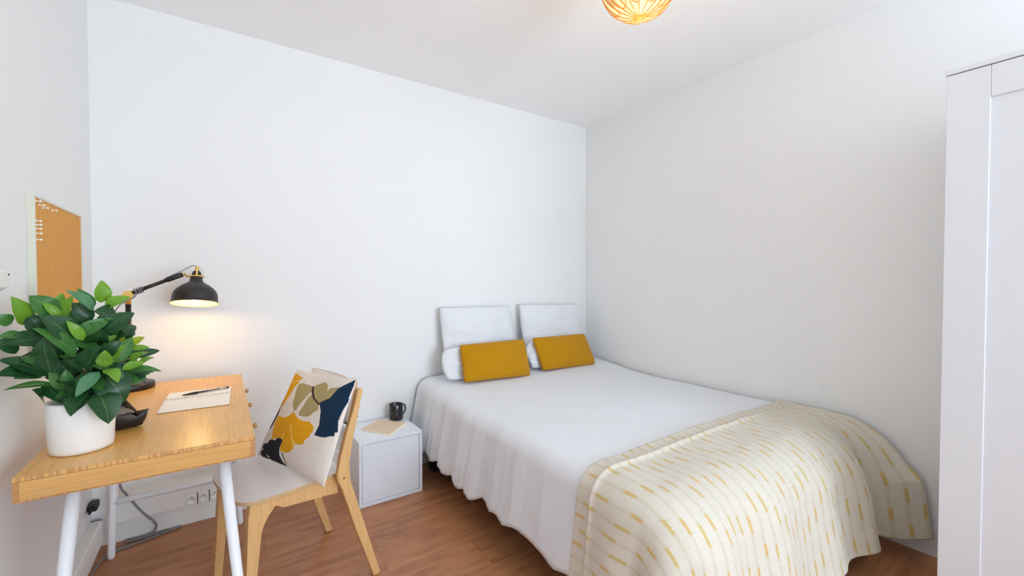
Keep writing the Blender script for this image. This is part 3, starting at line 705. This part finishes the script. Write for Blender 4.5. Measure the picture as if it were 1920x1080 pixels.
b = new(); lathe(b, [(0, -.028), (.012, -.026), (.022, -.015), (.025, 0), (.021, .014), (.013, .026), (.011, .04), (0, .04)], 24, Matrix.Translation(BC) ); obj('bulb', b, M['bulb'], lp)
top = tilt @ V((-.03 * R_, 0, 1.49 * HS)); mA = E - ad * .075 + V((0, 0, .012))
b = new(); mA = E - ad * .062 + V((0, 0, .0115))
tube(b, spline([top, top + V((-.014, 0, .002)), (top + mA) / 2 + V((0, 0, .004)), mA, E - ad * .072 + V((0, 0, .009))], 6), .0022, 7)
cx_, cy_ = frame_of(ad)
coil = [J + ad * (.055 - .032 * q / 44) + (cx_ * math.cos(q * 2 * PI / 12) + cy_ * math.sin(q * 2 * PI / 12)) * (.0115 + .0012 * math.sin(q)) for q in range(45)]
tube(b, spline(coil + [coil[-1] + V((-.006, -.012, -.014)), J + V((-.012, -.024, -.032)), J + V((-.035, -.012, -.06)), J + V((-.055, .03, -.11)), (-.40, 2.54, .95), (-.40, 2.565, .76)], 4), .0027, 7)
obj('cord', b, M['cord'], lp)

# ------------------------------------------------------------------ chair
F2, L2 = V((-.974, -.225, 0)), V((-.225, .974, 0)); P0 = V((.278, 1.742, 0))
org = P0 + F2 * .05 + L2 * .2
CM = Matrix((( F2.x, -L2.x, 0, org.x), (F2.y, -L2.y, 0, org.y), (0, 0, 1, 0), (0, 0, 0, 1)))
rz = math.atan2(F2.y, F2.x)
ch = thing('chair', 'light wooden chair with a white seat pulled up to the desk', 'chair', org, rz)
def W(u, v, z): return P0 + F2 * u + L2 * v + V((0, 0, z))
# seat outline in (u, v): rounded front, narrower at the back
def seat_outline():
    pts = []
    for k in range(25):
        a = -PI / 2 + PI * k / 24
        ca, sa = math.cos(a), math.sin(a); e = 0.55
        pts.append((.135 + .115 * (abs(ca) ** e), .202 + .204 * math.copysign(abs(sa) ** e, sa)))
    pts += [(.0, .404), (-.12, .392), (-.135, .385), (-.135, .019), (-.12, .012), (.0, .0)]
    return pts
so = seat_outline()
b = new()
up = [b.verts.new(W(u, v, .450)) for u, v in so]; dn = [b.verts.new(W(u, v, .4365)) for u, v in so]
f = b.faces.new(up); f.material_index = 0; f = b.faces.new(dn); f.material_index = 1
for i in range(len(so)):
    j = (i + 1) % len(so); f = b.faces.new((up[i], up[j], dn[j], dn[i])); f.material_index = 1
obj('seat', b, [M['seat_white'], M['plywood']], ch)
def plank(bm, prof, v0, v1, lean=0.0):
    """profile in (u, z), thickness from v0 to v1; lean shifts v outward towards the floor"""
    def vv(v, z): return v + lean * max(0, (.44 - z)) / .44
    A_ = [bm.verts.new(W(u, vv(v0, z), z)) for u, z in prof]; B_ = [bm.verts.new(W(u, vv(v1, z), z)) for u, z in prof]
    bm.faces.new(A_); bm.faces.new(B_); n = len(prof)
    for i in range(n): bm.faces.new((A_[i], A_[(i + 1) % n], B_[(i + 1) % n], B_[i]))
rear = [(-.252, 0), (-.222, 0), (-.150, .22), (-.098, .40), (-.082, .435), (-.080, .46), (-.092, .52), (-.120, .62), (-.148, .70), (-.166, .768), (-.172, .776), (-.184, .777), (-.188, .770), (-.166, .68), (-.142, .58), (-.128, .50), (-.126, .46), (-.132, .42), (-.180, .25)]
front = [(.236, 0), (.207, 0), (.193, .18), (.178, .335), (.168, .362), (.150, .385), (.104, .4365), (.208, .4365), (.214, .40), (.224, .2)]
for v0, v1, ln in ((-.034, -.012, -.016), (.396, .418, -.004)):
    b = new(); plank(b, rear, v0, v1, ln); bmesh.ops.bevel(b, geom=b.edges[:], offset=.003, segments=1, affect='EDGES'); o = obj('rear_leg', b, M['beech'], ch)
    vs_ = v0 if v0 < 0 else v1
    b = new(); sg = -1 if v0 < 0 else 1
    tube(b, [W(-.105, vs_ - sg * .001, .44), W(-.105, vs_ + sg * .0012, .44)], .004, 12); obj('screw', b, M['zinc_hole'], o)
for v0, v1, ln in ((.004, .040, -.016), (.364, .400, .014)):
    b = new(); plank(b, front, v0, v1, ln); bmesh.ops.bevel(b, geom=b.edges[:], offset=.003, segments=1, affect='EDGES'); obj('front_leg', b, M['beech'], ch)
for v0, v1 in ((.006, .026), (.378, .398)):
    b = new(); plank(b, [(-.10, .372), (.10, .392), (.17, .436), (-.10, .436)], v0, v1); obj('side_rail', b, M['beech'], ch)
b = new(); plank(b, [(.150, .385), (.172, .385), (.172, .436), (.150, .436)], .04, .364); obj('front_rail', b, M['beech'], ch)
b = new(); plank(b, [(-.10, .385), (-.080, .385), (-.080, .436), (-.10, .436)], .026, .378); obj('back_rail', b, M['beech'], ch)
b = new()
def panel(u, v, off):
    z = .640 + .158 * v; vv = -.008 + .418 * u
    cur = .016 * (1 - (2 * u - 1) ** 2)
    return W(-.128 - .235 * (z - .60) - cur + off + .006, vv, z)
vsA = grid(b, lambda u, v: panel(u, v, .0), 14, 6, 0); vsB = grid(b, lambda u, v: panel(u, v, -.011), 14, 6, 0)
ring = lambda g: [g[i][0] for i in range(15)] + [g[14][j] for j in range(1, 7)] + [g[i][6] for i in range(13, -1, -1)] + [g[0][j] for j in range(5, 0, -1)]
ra, rb = ring(vsA), ring(vsB)
for i in range(len(ra)):
    j = (i + 1) % len(ra); f = b.faces.new((ra[i], ra[j], rb[j], rb[i])); f.material_index = 1
o = obj('backrest', b, [M['seat_white'], M['plywood']], ch)
b = new(); tube(b, [W(-.125, -.020, .645), W(-.125, .004, .645)], .003, 8); obj('bolt', b, M['black_metal'], ch)
b = new(); tube(b, [W(-.160, -.023, .665), W(-.170, -.023, .665)], .0035, 8); obj('bolt', b, M['black_metal'], ch)

# ------------------------------------------------------------------ cushions and pillows
def sup(x, p): return max(0.0, 1 - abs(x) ** p)
def cushion_mesh(corners, thick, n, wr=0.0, seed=0, pinch=.06, polys=None, pw=.55, sag=0.0, back=None, rnd_c=0.0):
    """corners BL, BR, TR, TL of the front seam in world space; puffed both ways"""
    BL, BR, TR, TL = [V(c) for c in corners]
    nrm = (BR - BL).cross(TL - BL).normalized()
    bm = new()
    def seam(u, v):
        # edges curve in a little between the corners
        cu, cv = 2 * u - 1, 2 * v - 1
        k = 1 - rnd_c * (cu * cu * cv * cv) ** 3
        u2 = .5 + .5 * cu * (1 - pinch * (1 - cv * cv)) * k; v2 = .5 + .5 * cv * (1 - pinch * (1 - cu * cu)) * k
        return (BL * (1 - u2) + BR * u2) * (1 - v2) + (TL * (1 - u2) + TR * u2) * v2
    def puff(u, v):
        cu, cv = 2 * u - 1, 2 * v - 1
        h = (sup(cu, 2.4) * sup(cv, 2.4)) ** pw
        return h * (1 - sag * cv)
    def fn(sgn, tk):
        def g(u, v):
            p = seam(u, v); h = puff(u, v)
            w = wr * noise.fractal(V((u * 3.2 + seed, v * 3.2, sgn * 2.0)), 1.0, 2.0, 4) * min(1, h * 1.6)
            w += wr * .8 * math.sin(9 * u * (1 + .3 * math.sin(seed)) + 7 * v) * (1 - h) * min(1, h * 4)
            return p + nrm * (sgn * (tk * h) + w)
        return g
    A_ = grid(bm, fn(1, thick), n, n); B_ = grid(bm, fn(-1, thick if back is None else back), n, n)
    bm.verts.ensure_lookup_table()
    if polys:
        bm.faces.ensure_lookup_table()
        bbs = [(min(p[0] for p in pl), max(p[0] for p in pl), min(p[1] for p in pl), max(p[1] for p in pl)) for k, pl in polys]
        for i in range(n):
            for j in range(n):
                u, v = (i + .5) / n, (j + .5) / n; mi = 0
                for (k, pl), bb in zip(polys, bbs):
                    if not (bb[0] <= u <= bb[1] and bb[2] <= v <= bb[3]): continue
                    ins = False; q = pl[-1]
                    for p in pl:
                        if (p[1] > v) != (q[1] > v) and u < (q[0] - p[0]) * (v - p[1]) / (q[1] - p[1]) + p[0]: ins = not ins
                        q = p
                    if ins: mi = k
                bm.faces[i * n + j].material_index = mi
    bmesh.ops.remove_doubles(bm, verts=bm.verts, dist=2e-5)
    return bm
cz = cushion_mesh([(.122, 2.105, .466), (.302, 1.655, .458), (.450, 1.758, .818), (.283, 2.142, .806)], .034, 240, .004, 3, .03, CUSHION_POLYGONS, .5, back=.014)
solo('cushion', cz, [M['cushion%d' % k] for k in range(7)], 'ginkgo leaf patterned cushion in yellow, navy and olive leaning on the chair', 'cushion', (.22, 1.88, .455))

# ------------------------------------------------------------------ bed
bd = thing('bed', 'low double bed under white bedding in the right corner', 'bed', (1.82, 1.7, 0))
BX0, BX1, BY0, BY1 = 1.13, 2.535, 0.86, 2.62
b = new(); box(b, (1.10, .82, .19), (2.535, 2.60, .29), .006); obj('bed_frame', b, M['bed_black'], bd)
b = new(); box(b, (1.115, .80, .292), (2.53, 2.60, .50), .04, 4); obj('mattress', b, M['mattress'], bd)
for x in (1.13, 2.45):
    for y in (.90, 2.52):
        b = new(); prism(b, [(x - .035, y - .035), (x + .035, y - .035), (x + .035, y + .035), (x - .035, y + .035)], 2, 0, .19); obj('leg', b, M['bed_black'], bd)

def drape(d1, d2, x, y, off, r1, r2, a1, a2, ztop):
    """point of a cloth that lies on the bed top and falls over its left (d1) and foot (d2) edges"""
    d = math.hypot(d1, d2)
    if d < 1e-9: return V((x, y, ztop + off)), V((0, 0, 1))
    n = V((-d1 / d, -d2 / d, 0)); k = (d2 / d) ** 2
    r = (r1 * (1 - k) + r2 * k) + off; am = a1 * (1 - k) + a2 * k
    if d < r * am:
        a = d / r; g = r * math.sin(a); h = r * (1 - math.cos(a))
    else:
        a = am; e = d - r * am; g = r * math.sin(a) + e * math.cos(a); h = r * (1 - math.cos(a)) + e * math.sin(a)
    nn = n * math.sin(a) + V((0, 0, math.cos(a)))
    return V((x, y, ztop + off)) + n * g - V((0, 0, h)), nn
ZT = .528
def nz(x, y, z=0.0): return noise.noise(V((x, y, z)))
def duvet_pt(s, t, off=0.0):
    """s: metres across from the left edge of the top (negative hangs down); t: metres from the head wall (beyond the foot hangs down)"""
    Lt = BY1 - BY0
    d1 = max(0, -s); d2 = max(0, t - Lt)
    x = BX0 + max(0, s); y = BY1 - min(t, Lt)
    p, n = drape(d1, d2, x, y, off, .085, .085, math.radians(80), math.radians(86), ZT)
    fold = 0.0
    if d1 > 0:
        k = min(1, d1 / .30); head = math.exp(-((t - .35) / .75) ** 2)
        ph = t * 34 + 1.8 * nz(t * 3, 1.3) * 2
        fold += (.011 * k * head + .003 * k) * (math.sin(ph) * .45 + 1.0 * nz(t * 15, d1 * 1.5, 4) + .7 * nz(t * 38, d1 * 2.5, 5))
        fold += .012 * k * nz(t * 5, d1 * 2, 9)
        fold *= max(0.0, min(1, (1.62 - t) / .25)) if t > 1.3 else 1
    flat = .010 * nz(s * 2.1 + 3, t * 2.1) + .0035 * nz(s * 7, t * 7, 2)
    edge = .016 * math.exp(-((t - .02) / .10) ** 2) + .033 * math.exp(-((t - .12) / .30) ** 2)
    if off > 0: flat = .006 * nz(s * 2.1 + 3, t * 2.1); fold *= .3
    return p + n * (fold + flat) + V((0, 0, edge)) + V((0, 0, .02 * math.exp(-((s - .65) / .5) ** 2) * math.exp(-((t - 1.0) / .7) ** 2)))
SW = BX1 - BX0; LT = BY1 - BY0
b = new()
def dv(u, v):
    t = v * (LT + .40); hem = .425 + .022 * nz(t * 6, 7) + .014 * math.sin(t * 41 + 2 * nz(t * 4, 2)) * math.exp(-((t - .4) / .8) ** 2)
    hem -= .16 * max(0, t - LT) + .016 * max(0, min(1, (t - .8) / .3))
    s = -hem + (SW + hem) * u ** .92
    if t < .03: s = max(s, -.43)
    return duvet_pt(s, t)
grid(b, dv, 150, 230)
o = solo('duvet', b, M['linen'], 'white duvet spread over the bed and hanging down its left side', 'duvet', (1.82, 1.7, .53))
md = o.modifiers.new('thickness', 'SOLIDIFY'); md.thickness = .012; md.offset = -1

# throw over the foot end
TY = BY1 - 1.095                      # cloth length at the throw's back edge
b = new()
def th_pt(s, t):
    d2 = max(0, t - LT); xr = s / SW
    d1 = max(0, -s); x = BX0 + max(0, s); y = BY1 - min(t, LT)
    a2 = math.radians(80); 
    p, n = drape(d1, d2, x, y, .020, .085, .17, math.radians(80), a2, ZT)
    k = min(1, d2 / .35)
    w = 0.0
    # fold at the right corner of the foot, then the loose flap swinging out
    w += -.065 * k * math.exp(-((s - (SW - .20)) / .06) ** 2) + .030 * k * math.exp(-((s - (SW - .33)) / .09) ** 2) + .135 * k * k * max(0, (s - (SW - .18)) / .18)
    w += .014 * k * math.sin(s * 19 + 2 * nz(s * 2, 3)) + .012 * min(1, d1 / .3) * math.sin(t * 23)
    w += .008 * nz(s * 4, t * 4, 6) + .003 * nz(s * 16, t * 16, 8)
    # rolled double edge and its ridge
    e = t - TY
    w += .011 * math.exp(-((e - .068) / .010) ** 2) + .004 * min(1, e / .02) + .006 * math.exp(-(e / .012) ** 2)
    sag = .02 * math.exp(-((s - .65) / .5) ** 2) * math.exp(-((t - 1.0) / .7) ** 2)
    return p + n * w + V((0, 0, sag))
def cl(u, v):
    S0 = -.46 + .03 * v; s = S0 + (SW - S0 - .01) * u
    t = TY + (LT + .56 - TY) * v
    if s > SW - .30: t += .03 * v * max(0, min(1, (s - (SW - .2)) / .1))
    d1 = max(0, -s); d2 = max(0, t - LT); d = math.hypot(d1, d2)
    if d > .56 and d1 > 0: s = -d1 * .56 / d; t = LT + d2 * .56 / d
    return s, t
grid(b, lambda u, v: th_pt(*cl(u, v)), 210, 150, 0, 'cloth', lambda u, v: cl(u, v))
o = solo('throw_blanket', b, M['throw'], 'cream woven throw with mustard dashes over the foot of the bed', 'throw', (1.8, .9, .55))
md = o.modifiers.new('thickness', 'SOLIDIFY'); md.thickness = .010; md.offset = -1

def pillow(corners, thick, label, mat, cat='pillow', name='pillow', group=None, wr=.014, seed=0, pinch=.05, n=60, pw=.5, rnd_c=0.0, back=None):
    bm = cushion_mesh(corners, thick, n, wr, seed, pinch, None, pw, back=back, rnd_c=rnd_c)
    c = sum((V(q) for q in corners[:2]), V()) / 2
    return solo(name, bm, mat, label, cat, tuple(c), group)
pillow([(1.205, 2.535, .574), (1.775, 2.535, .574), (1.745, 2.600, 1.022), (1.185, 2.600, 1.030)], .055, 'large square white pillow standing against the back wall on the left', M['pillow'], group='square white pillows', seed=1, back=.030, pinch=.012, rnd_c=.02, pw=.42)
pillow([(1.845, 2.535, .574), (2.425, 2.535, .574), (2.425, 2.600, 1.012), (1.825, 2.600, 1.030)], .055, 'large square white pillow standing in the corner on the right', M['pillow'], group='square white pillows', seed=4, back=.030, pinch=.012, rnd_c=.02, pw=.42)
pillow([(1.160, 2.440, .575), (1.785, 2.430, .570), (1.785, 2.480, .760), (1.165, 2.495, .770)], .050, 'long white pillow behind the left mustard cushion', M['pillow'], group='long white pillows', seed=7, pw=.40, wr=.020, pinch=-.05, rnd_c=.06, back=.018)
pillow([(1.815, 2.428, .576), (2.34, 2.426, .572), (2.34, 2.476, .755), (1.815, 2.478, .760)], .050, 'long white pillow behind the right mustard cushion', M['pillow'], group='long white pillows', seed=9, pw=.40, wr=.020, pinch=-.05, rnd_c=.06, back=.018)
pillow([(1.243, 2.360, .568), (1.752, 2.340, .552), (1.755, 2.425, .798), (1.246, 2.425, .798)], .050, 'plain mustard cushion propped at the left of the bed head', M['mustard'], 'cushion', 'cushion', 'mustard cushions', .005, 2, .012, pw=.42, rnd_c=.025, back=.010)
pillow([(1.866, 2.360, .567), (2.380, 2.350, .558), (2.338, 2.430, .793), (1.824, 2.430, .797)], .050, 'plain mustard cushion propped at the right of the bed head near the corner', M['mustard'], 'cushion', 'cushion', 'mustard cushions', .005, 5, .012, pw=.42, rnd_c=.025, back=.010)

# ------------------------------------------------------------------ bedside cube
EX0, EX1, EY0, EY1, EZ = .592, .945, 2.3015, 2.636, .349
ns = thing('bedside_cabinet', 'white cube bedside cabinet between the chair and the bed', 'bedside cabinet', ((EX0 + EX1) / 2, 2.47, 0))
b = new(); w_ = .016
box(b, (EX0, EY0, 0), (EX0 + w_, EY1, EZ), .001, 1); box(b, (EX1 - w_, EY0, 0), (EX1, EY1, EZ), .001, 1)
box(b, (EX0 + w_, EY0, EZ - w_), (EX1 - w_, EY1, EZ), .001, 1); box(b, (EX0 + w_, EY0, 0), (EX1 - w_, EY1, w_), .001, 1); box(b, (EX0 + w_, EY1 - .006, w_), (EX1 - w_, EY1, EZ - w_))
obj('body', b, M['white_lacquer'], ns)
b = new(); box(b, (EX0 + w_ + .0025, EY0 + .003, w_ + .0025), (EX1 - w_ - .0025, EY0 + .018, EZ - w_ - .0025), .001, 1); obj('door', b, M['white_lacquer'], ns)

mc = V((.886, 2.572, EZ + .0005))
mg = thing('mug', 'glossy black mug on the white bedside cabinet', 'mug', mc)
b = new(); lathe(b, [(0, .001), (.036, 0), (.0405, .003), (.042, .010), (.042, .094), (.0408, .0965), (.0392, .094), (.0388, .012), (.034, .008), (0, .008)], 44, Matrix.Translation(mc)); obj('cup', b, M['mug'], mg)
b = new(); hd = V((.93, .36, 0)).normalized()
hp = [mc + hd * r + V((0, 0, z)) for r, z in ((.039, .080), (.052, .082), (.066, .076), (.073, .060), (.072, .042), (.064, .027), (.052, .020), (.039, .021))]
tube(b, spline(hp, 6), .0052, 12); obj('handle', b, M['mug'], mg)

bk = thing('booklet', 'thin beige booklet lying on the white bedside cabinet', 'booklet', (.78, 2.47, EZ))
ba = [V((.655, 2.498, 0)), V((.764, 2.322, 0)), V((.905, 2.462, 0)), V((.800, 2.612, 0))]
def quad(bm, c, z0, z1):
    A_ = [bm.verts.new(q + V((0, 0, z0))) for q in c]; B_ = [bm.verts.new(q + V((0, 0, z1))) for q in c]
    bm.faces.new(A_); bm.faces.new(B_)
    for i in range(4): bm.faces.new((A_[i], A_[(i + 1) % 4], B_[(i + 1) % 4], B_[i]))
ctr = sum(ba, V()) / 4
b = new(); quad(b, [ctr + (q - ctr) * .98 for q in ba], EZ + .0012, EZ + .0075); obj('pages', b, M['paper'], bk)
b = new(); quad(b, ba, EZ + .0004, EZ + .0011); quad(b, ba, EZ + .0076, EZ + .0086); o = obj('cover', b, M['kraft'], bk)
b = new(); sh4 = [V((.772, 2.326, 0)), V((.800, 2.345, 0)), V((.928, 2.468, 0)), V((.905, 2.470, 0))]
quad(b, [V((.70, 2.40, 0)), V((.765, 2.316, 0)), V((.925, 2.452, 0)), V((.87, 2.53, 0))], EZ + .0001, EZ + .0003)
solo('paper_sheet', b, M['paper'], 'white paper sheet sticking out under the beige booklet', 'paper', (.8, 2.43, EZ))

# ------------------------------------------------------------------ wardrobe
KX, KY, KZ = 1.989, .370, 1.90
wd = thing('wardrobe', 'tall white wardrobe with framed doors at the right edge', 'wardrobe', (2.24, -.02, 0))
b = new()
box(b, (KX + .021, KY - .018, 0), (KX + .50, KY, KZ - .016), .001, 1); box(b, (KX + .021, KY - .80, 0), (KX + .50, KY - .782, KZ - .016), .001, 1)
box(b, (KX + .494, KY - .782, .06), (KX + .50, KY - .018, KZ - .016)); box(b, (KX + .021, KY - .782, .06), (KX + .494, KY - .018, .078)); box(b, (KX + .03, KY - .782, 0), (KX + .045, KY - .018, .06))
obj('body', b, M['wardrobe_white'], wd)
b = new(); box(b, (KX - .003, KY - .803, KZ - .0155), (KX + .503, KY + .003, KZ), .0015, 1); obj('top_panel', b, M['wardrobe_white'], wd)
for y1 in (KY - .001, KY - .401):
    y0 = y1 - .397; z0, z1 = .062, KZ - .0185; st, rl = .098, .098
    b = new()
    box(b, (KX, y1 - st, z0), (KX + .019, y1, z1), .0012, 1); box(b, (KX, y0, z0), (KX + .019, y0 + st, z1), .0012, 1)
    box(b, (KX, y0 + st + .0006, z1 - rl), (KX + .019, y1 - st - .0006, z1), .0012, 1); box(b, (KX, y0 + st + .0006, z0), (KX + .019, y1 - st - .0006, z0 + rl), .0012, 1)
    o = obj('door', b, M['wardrobe_white'], wd)
    b = new(); box(b, (KX + .008, y0 + st - .004, z0 + rl - .004), (KX + .014, y1 - st + .004, z1 - rl + .004)); obj('door_panel', b, M['wardrobe_white'], o)
    ky = y0 + .03 if y1 > 0.2 else y1 - .03
    b = new(); lathe(b, [(0, 0), (.005, 0), (.005, .010), (.011, .014), (.012, .020), (0, .024)], 20, Matrix.Translation((KX, ky, .98)) @ Matrix.Rotation(-PI / 2, 4, 'Y')); obj('knob', b, M['wardrobe_white'], o)

# ------------------------------------------------------------------ pendant
PC = V((1.290, 1.056, 2.322)); PR = .1425
pd = thing('pendant_lamp', 'lit paper globe lamp wrapped in orange rattan strips under the ceiling', 'pendant lamp', (PC.x, PC.y, H))
b = new(); lathe(b, [(PR * math.cos(a), PR * .985 * math.sin(a)) for a in [-PI / 2 + PI * .93 * k / 30 for k in range(31)]], 56, Matrix.Translation(PC)); obj('globe', b, M['lantern'], pd)
b = new(); NR = 18
def sph(th, ph, r=PR * 1.012): return PC + V((r * math.cos(ph) * math.cos(th), r * math.cos(ph) * math.sin(th), r * .985 * math.sin(ph)))
for k in range(NR):
    tube(b, [sph(2 * PI * k / NR + .10 * math.sin(j / 22 * PI * 2 + k), -PI / 2 + .02 + (PI * .92) * j / 22) for j in range(23)], .0021, 6)
for k in range(9):
    a0 = 2 * PI * k / 9 + .2
    tube(b, [sph(a0 + .30 * math.cos(q), -.72 + .36 * math.sin(q), PR * 1.016) for q in [2 * PI * j / 30 for j in range(30)]], .0016, 6, closed=True)
for k in range(9):
    a0 = 2 * PI * k / 9 + .55
    tube(b, [sph(a0 + .38 * math.cos(q), .1 + .45 * math.sin(q), PR * 1.016) for q in [2 * PI * j / 30 for j in range(30)]], .0016, 6, closed=True)
obj('rattan_strips', b, M['rattan'], pd)
b = new(); lathe(b, [(0, -.005), (.012, -.005), (.013, 0), (.012, .004), (0, .005)], 18, Matrix.Translation(PC - V((0, 0, PR * .99)))); obj('bottom_knot', b, M['rattan'], pd)
b = new(); lathe(b, [(0, -.028), (.012, -.028), (.045, -.012), (.05, 0), (0, 0)], 30, Matrix.Translation((PC.x, PC.y, H))); obj('ceiling_cup', b, M['trim'], pd)

# ------------------------------------------------------------------ light
def light(name, kind, loc, energy, color, **kw):
    l = bpy.data.lights.new(name, kind); l.energy = energy; l.color = color
    o = bpy.data.objects.new(name, l); COL.objects.link(o); o.location = loc
    for k, v in kw.items(): setattr(l, k, v)
    return o
o = light('window_daylight', 'AREA', ((WX0 + WX1) / 2, YR - .10, (WZ0 + WZ1) / 2), 158, (0.72, 0.85, 1.0), shape='RECTANGLE', size=WX1 - WX0, size_y=WZ1 - WZ0)
o.rotation_euler = (math.radians(116), 0, 0)     # shines into the room (+y)
light('lamp_bulb', 'POINT', BC - V((0, 0, .03)), 2.1, (1.0, .66, .31), shadow_soft_size=.022)
light('pendant_bulb', 'POINT', PC - V((0, 0, PR + .16)), 5, (1.0, .86, .66), shadow_soft_size=.06)
w = bpy.data.worlds.new('sky'); w.use_nodes = True; SC.world = w
bg = w.node_tree.nodes['Background']
sky = w.node_tree.nodes.new('ShaderNodeTexSky'); sky.sky_type = 'HOSEK_WILKIE'; sky.turbidity = 4; sky.sun_direction = (0.3, 0.6, 0.74)
w.node_tree.links.new(sky.outputs[0], bg.inputs[0]); bg.inputs[1].default_value = 0.8

# ------------------------------------------------------------------ camera
f_, pitch, roll, yaw, hc = 801.89, 0.0204, -0.0003, 0.5981, 1.2142
fw = V((math.sin(yaw) * math.cos(pitch), math.cos(yaw) * math.cos(pitch), -math.sin(pitch)))
rt = V((math.cos(yaw), -math.sin(yaw), 0)); upv = rt.cross(fw)
r2 = rt * math.cos(roll) + upv * math.sin(roll); u2 = upv * math.cos(roll) - rt * math.sin(roll)
cam = bpy.data.cameras.new('camera'); co = bpy.data.objects.new('camera', cam); COL.objects.link(co)
cam.sensor_width = 36; cam.lens = f_ / 1920 * 36; cam.clip_start = .02
co.matrix_world = Matrix(((r2.x, u2.x, -fw.x, 0), (r2.y, u2.y, -fw.y, 0), (r2.z, u2.z, -fw.z, hc), (0, 0, 0, 1)))
SC.camera = co

SC.view_settings.view_transform = 'Standard'
SC.view_settings.look = 'None'
SC.view_settings.gamma = 1
SC.view_settings.use_curve_mapping = False
SC.view_settings.exposure = -0.16
SC.cycles.use_denoising = True
SC.cycles.max_bounces = 14
SC.cycles.diffuse_bounces = 8
SC.cycles.sample_clamp_indirect = 6
SC.cycles.caustics_reflective = False
SC.cycles.caustics_refractive = False
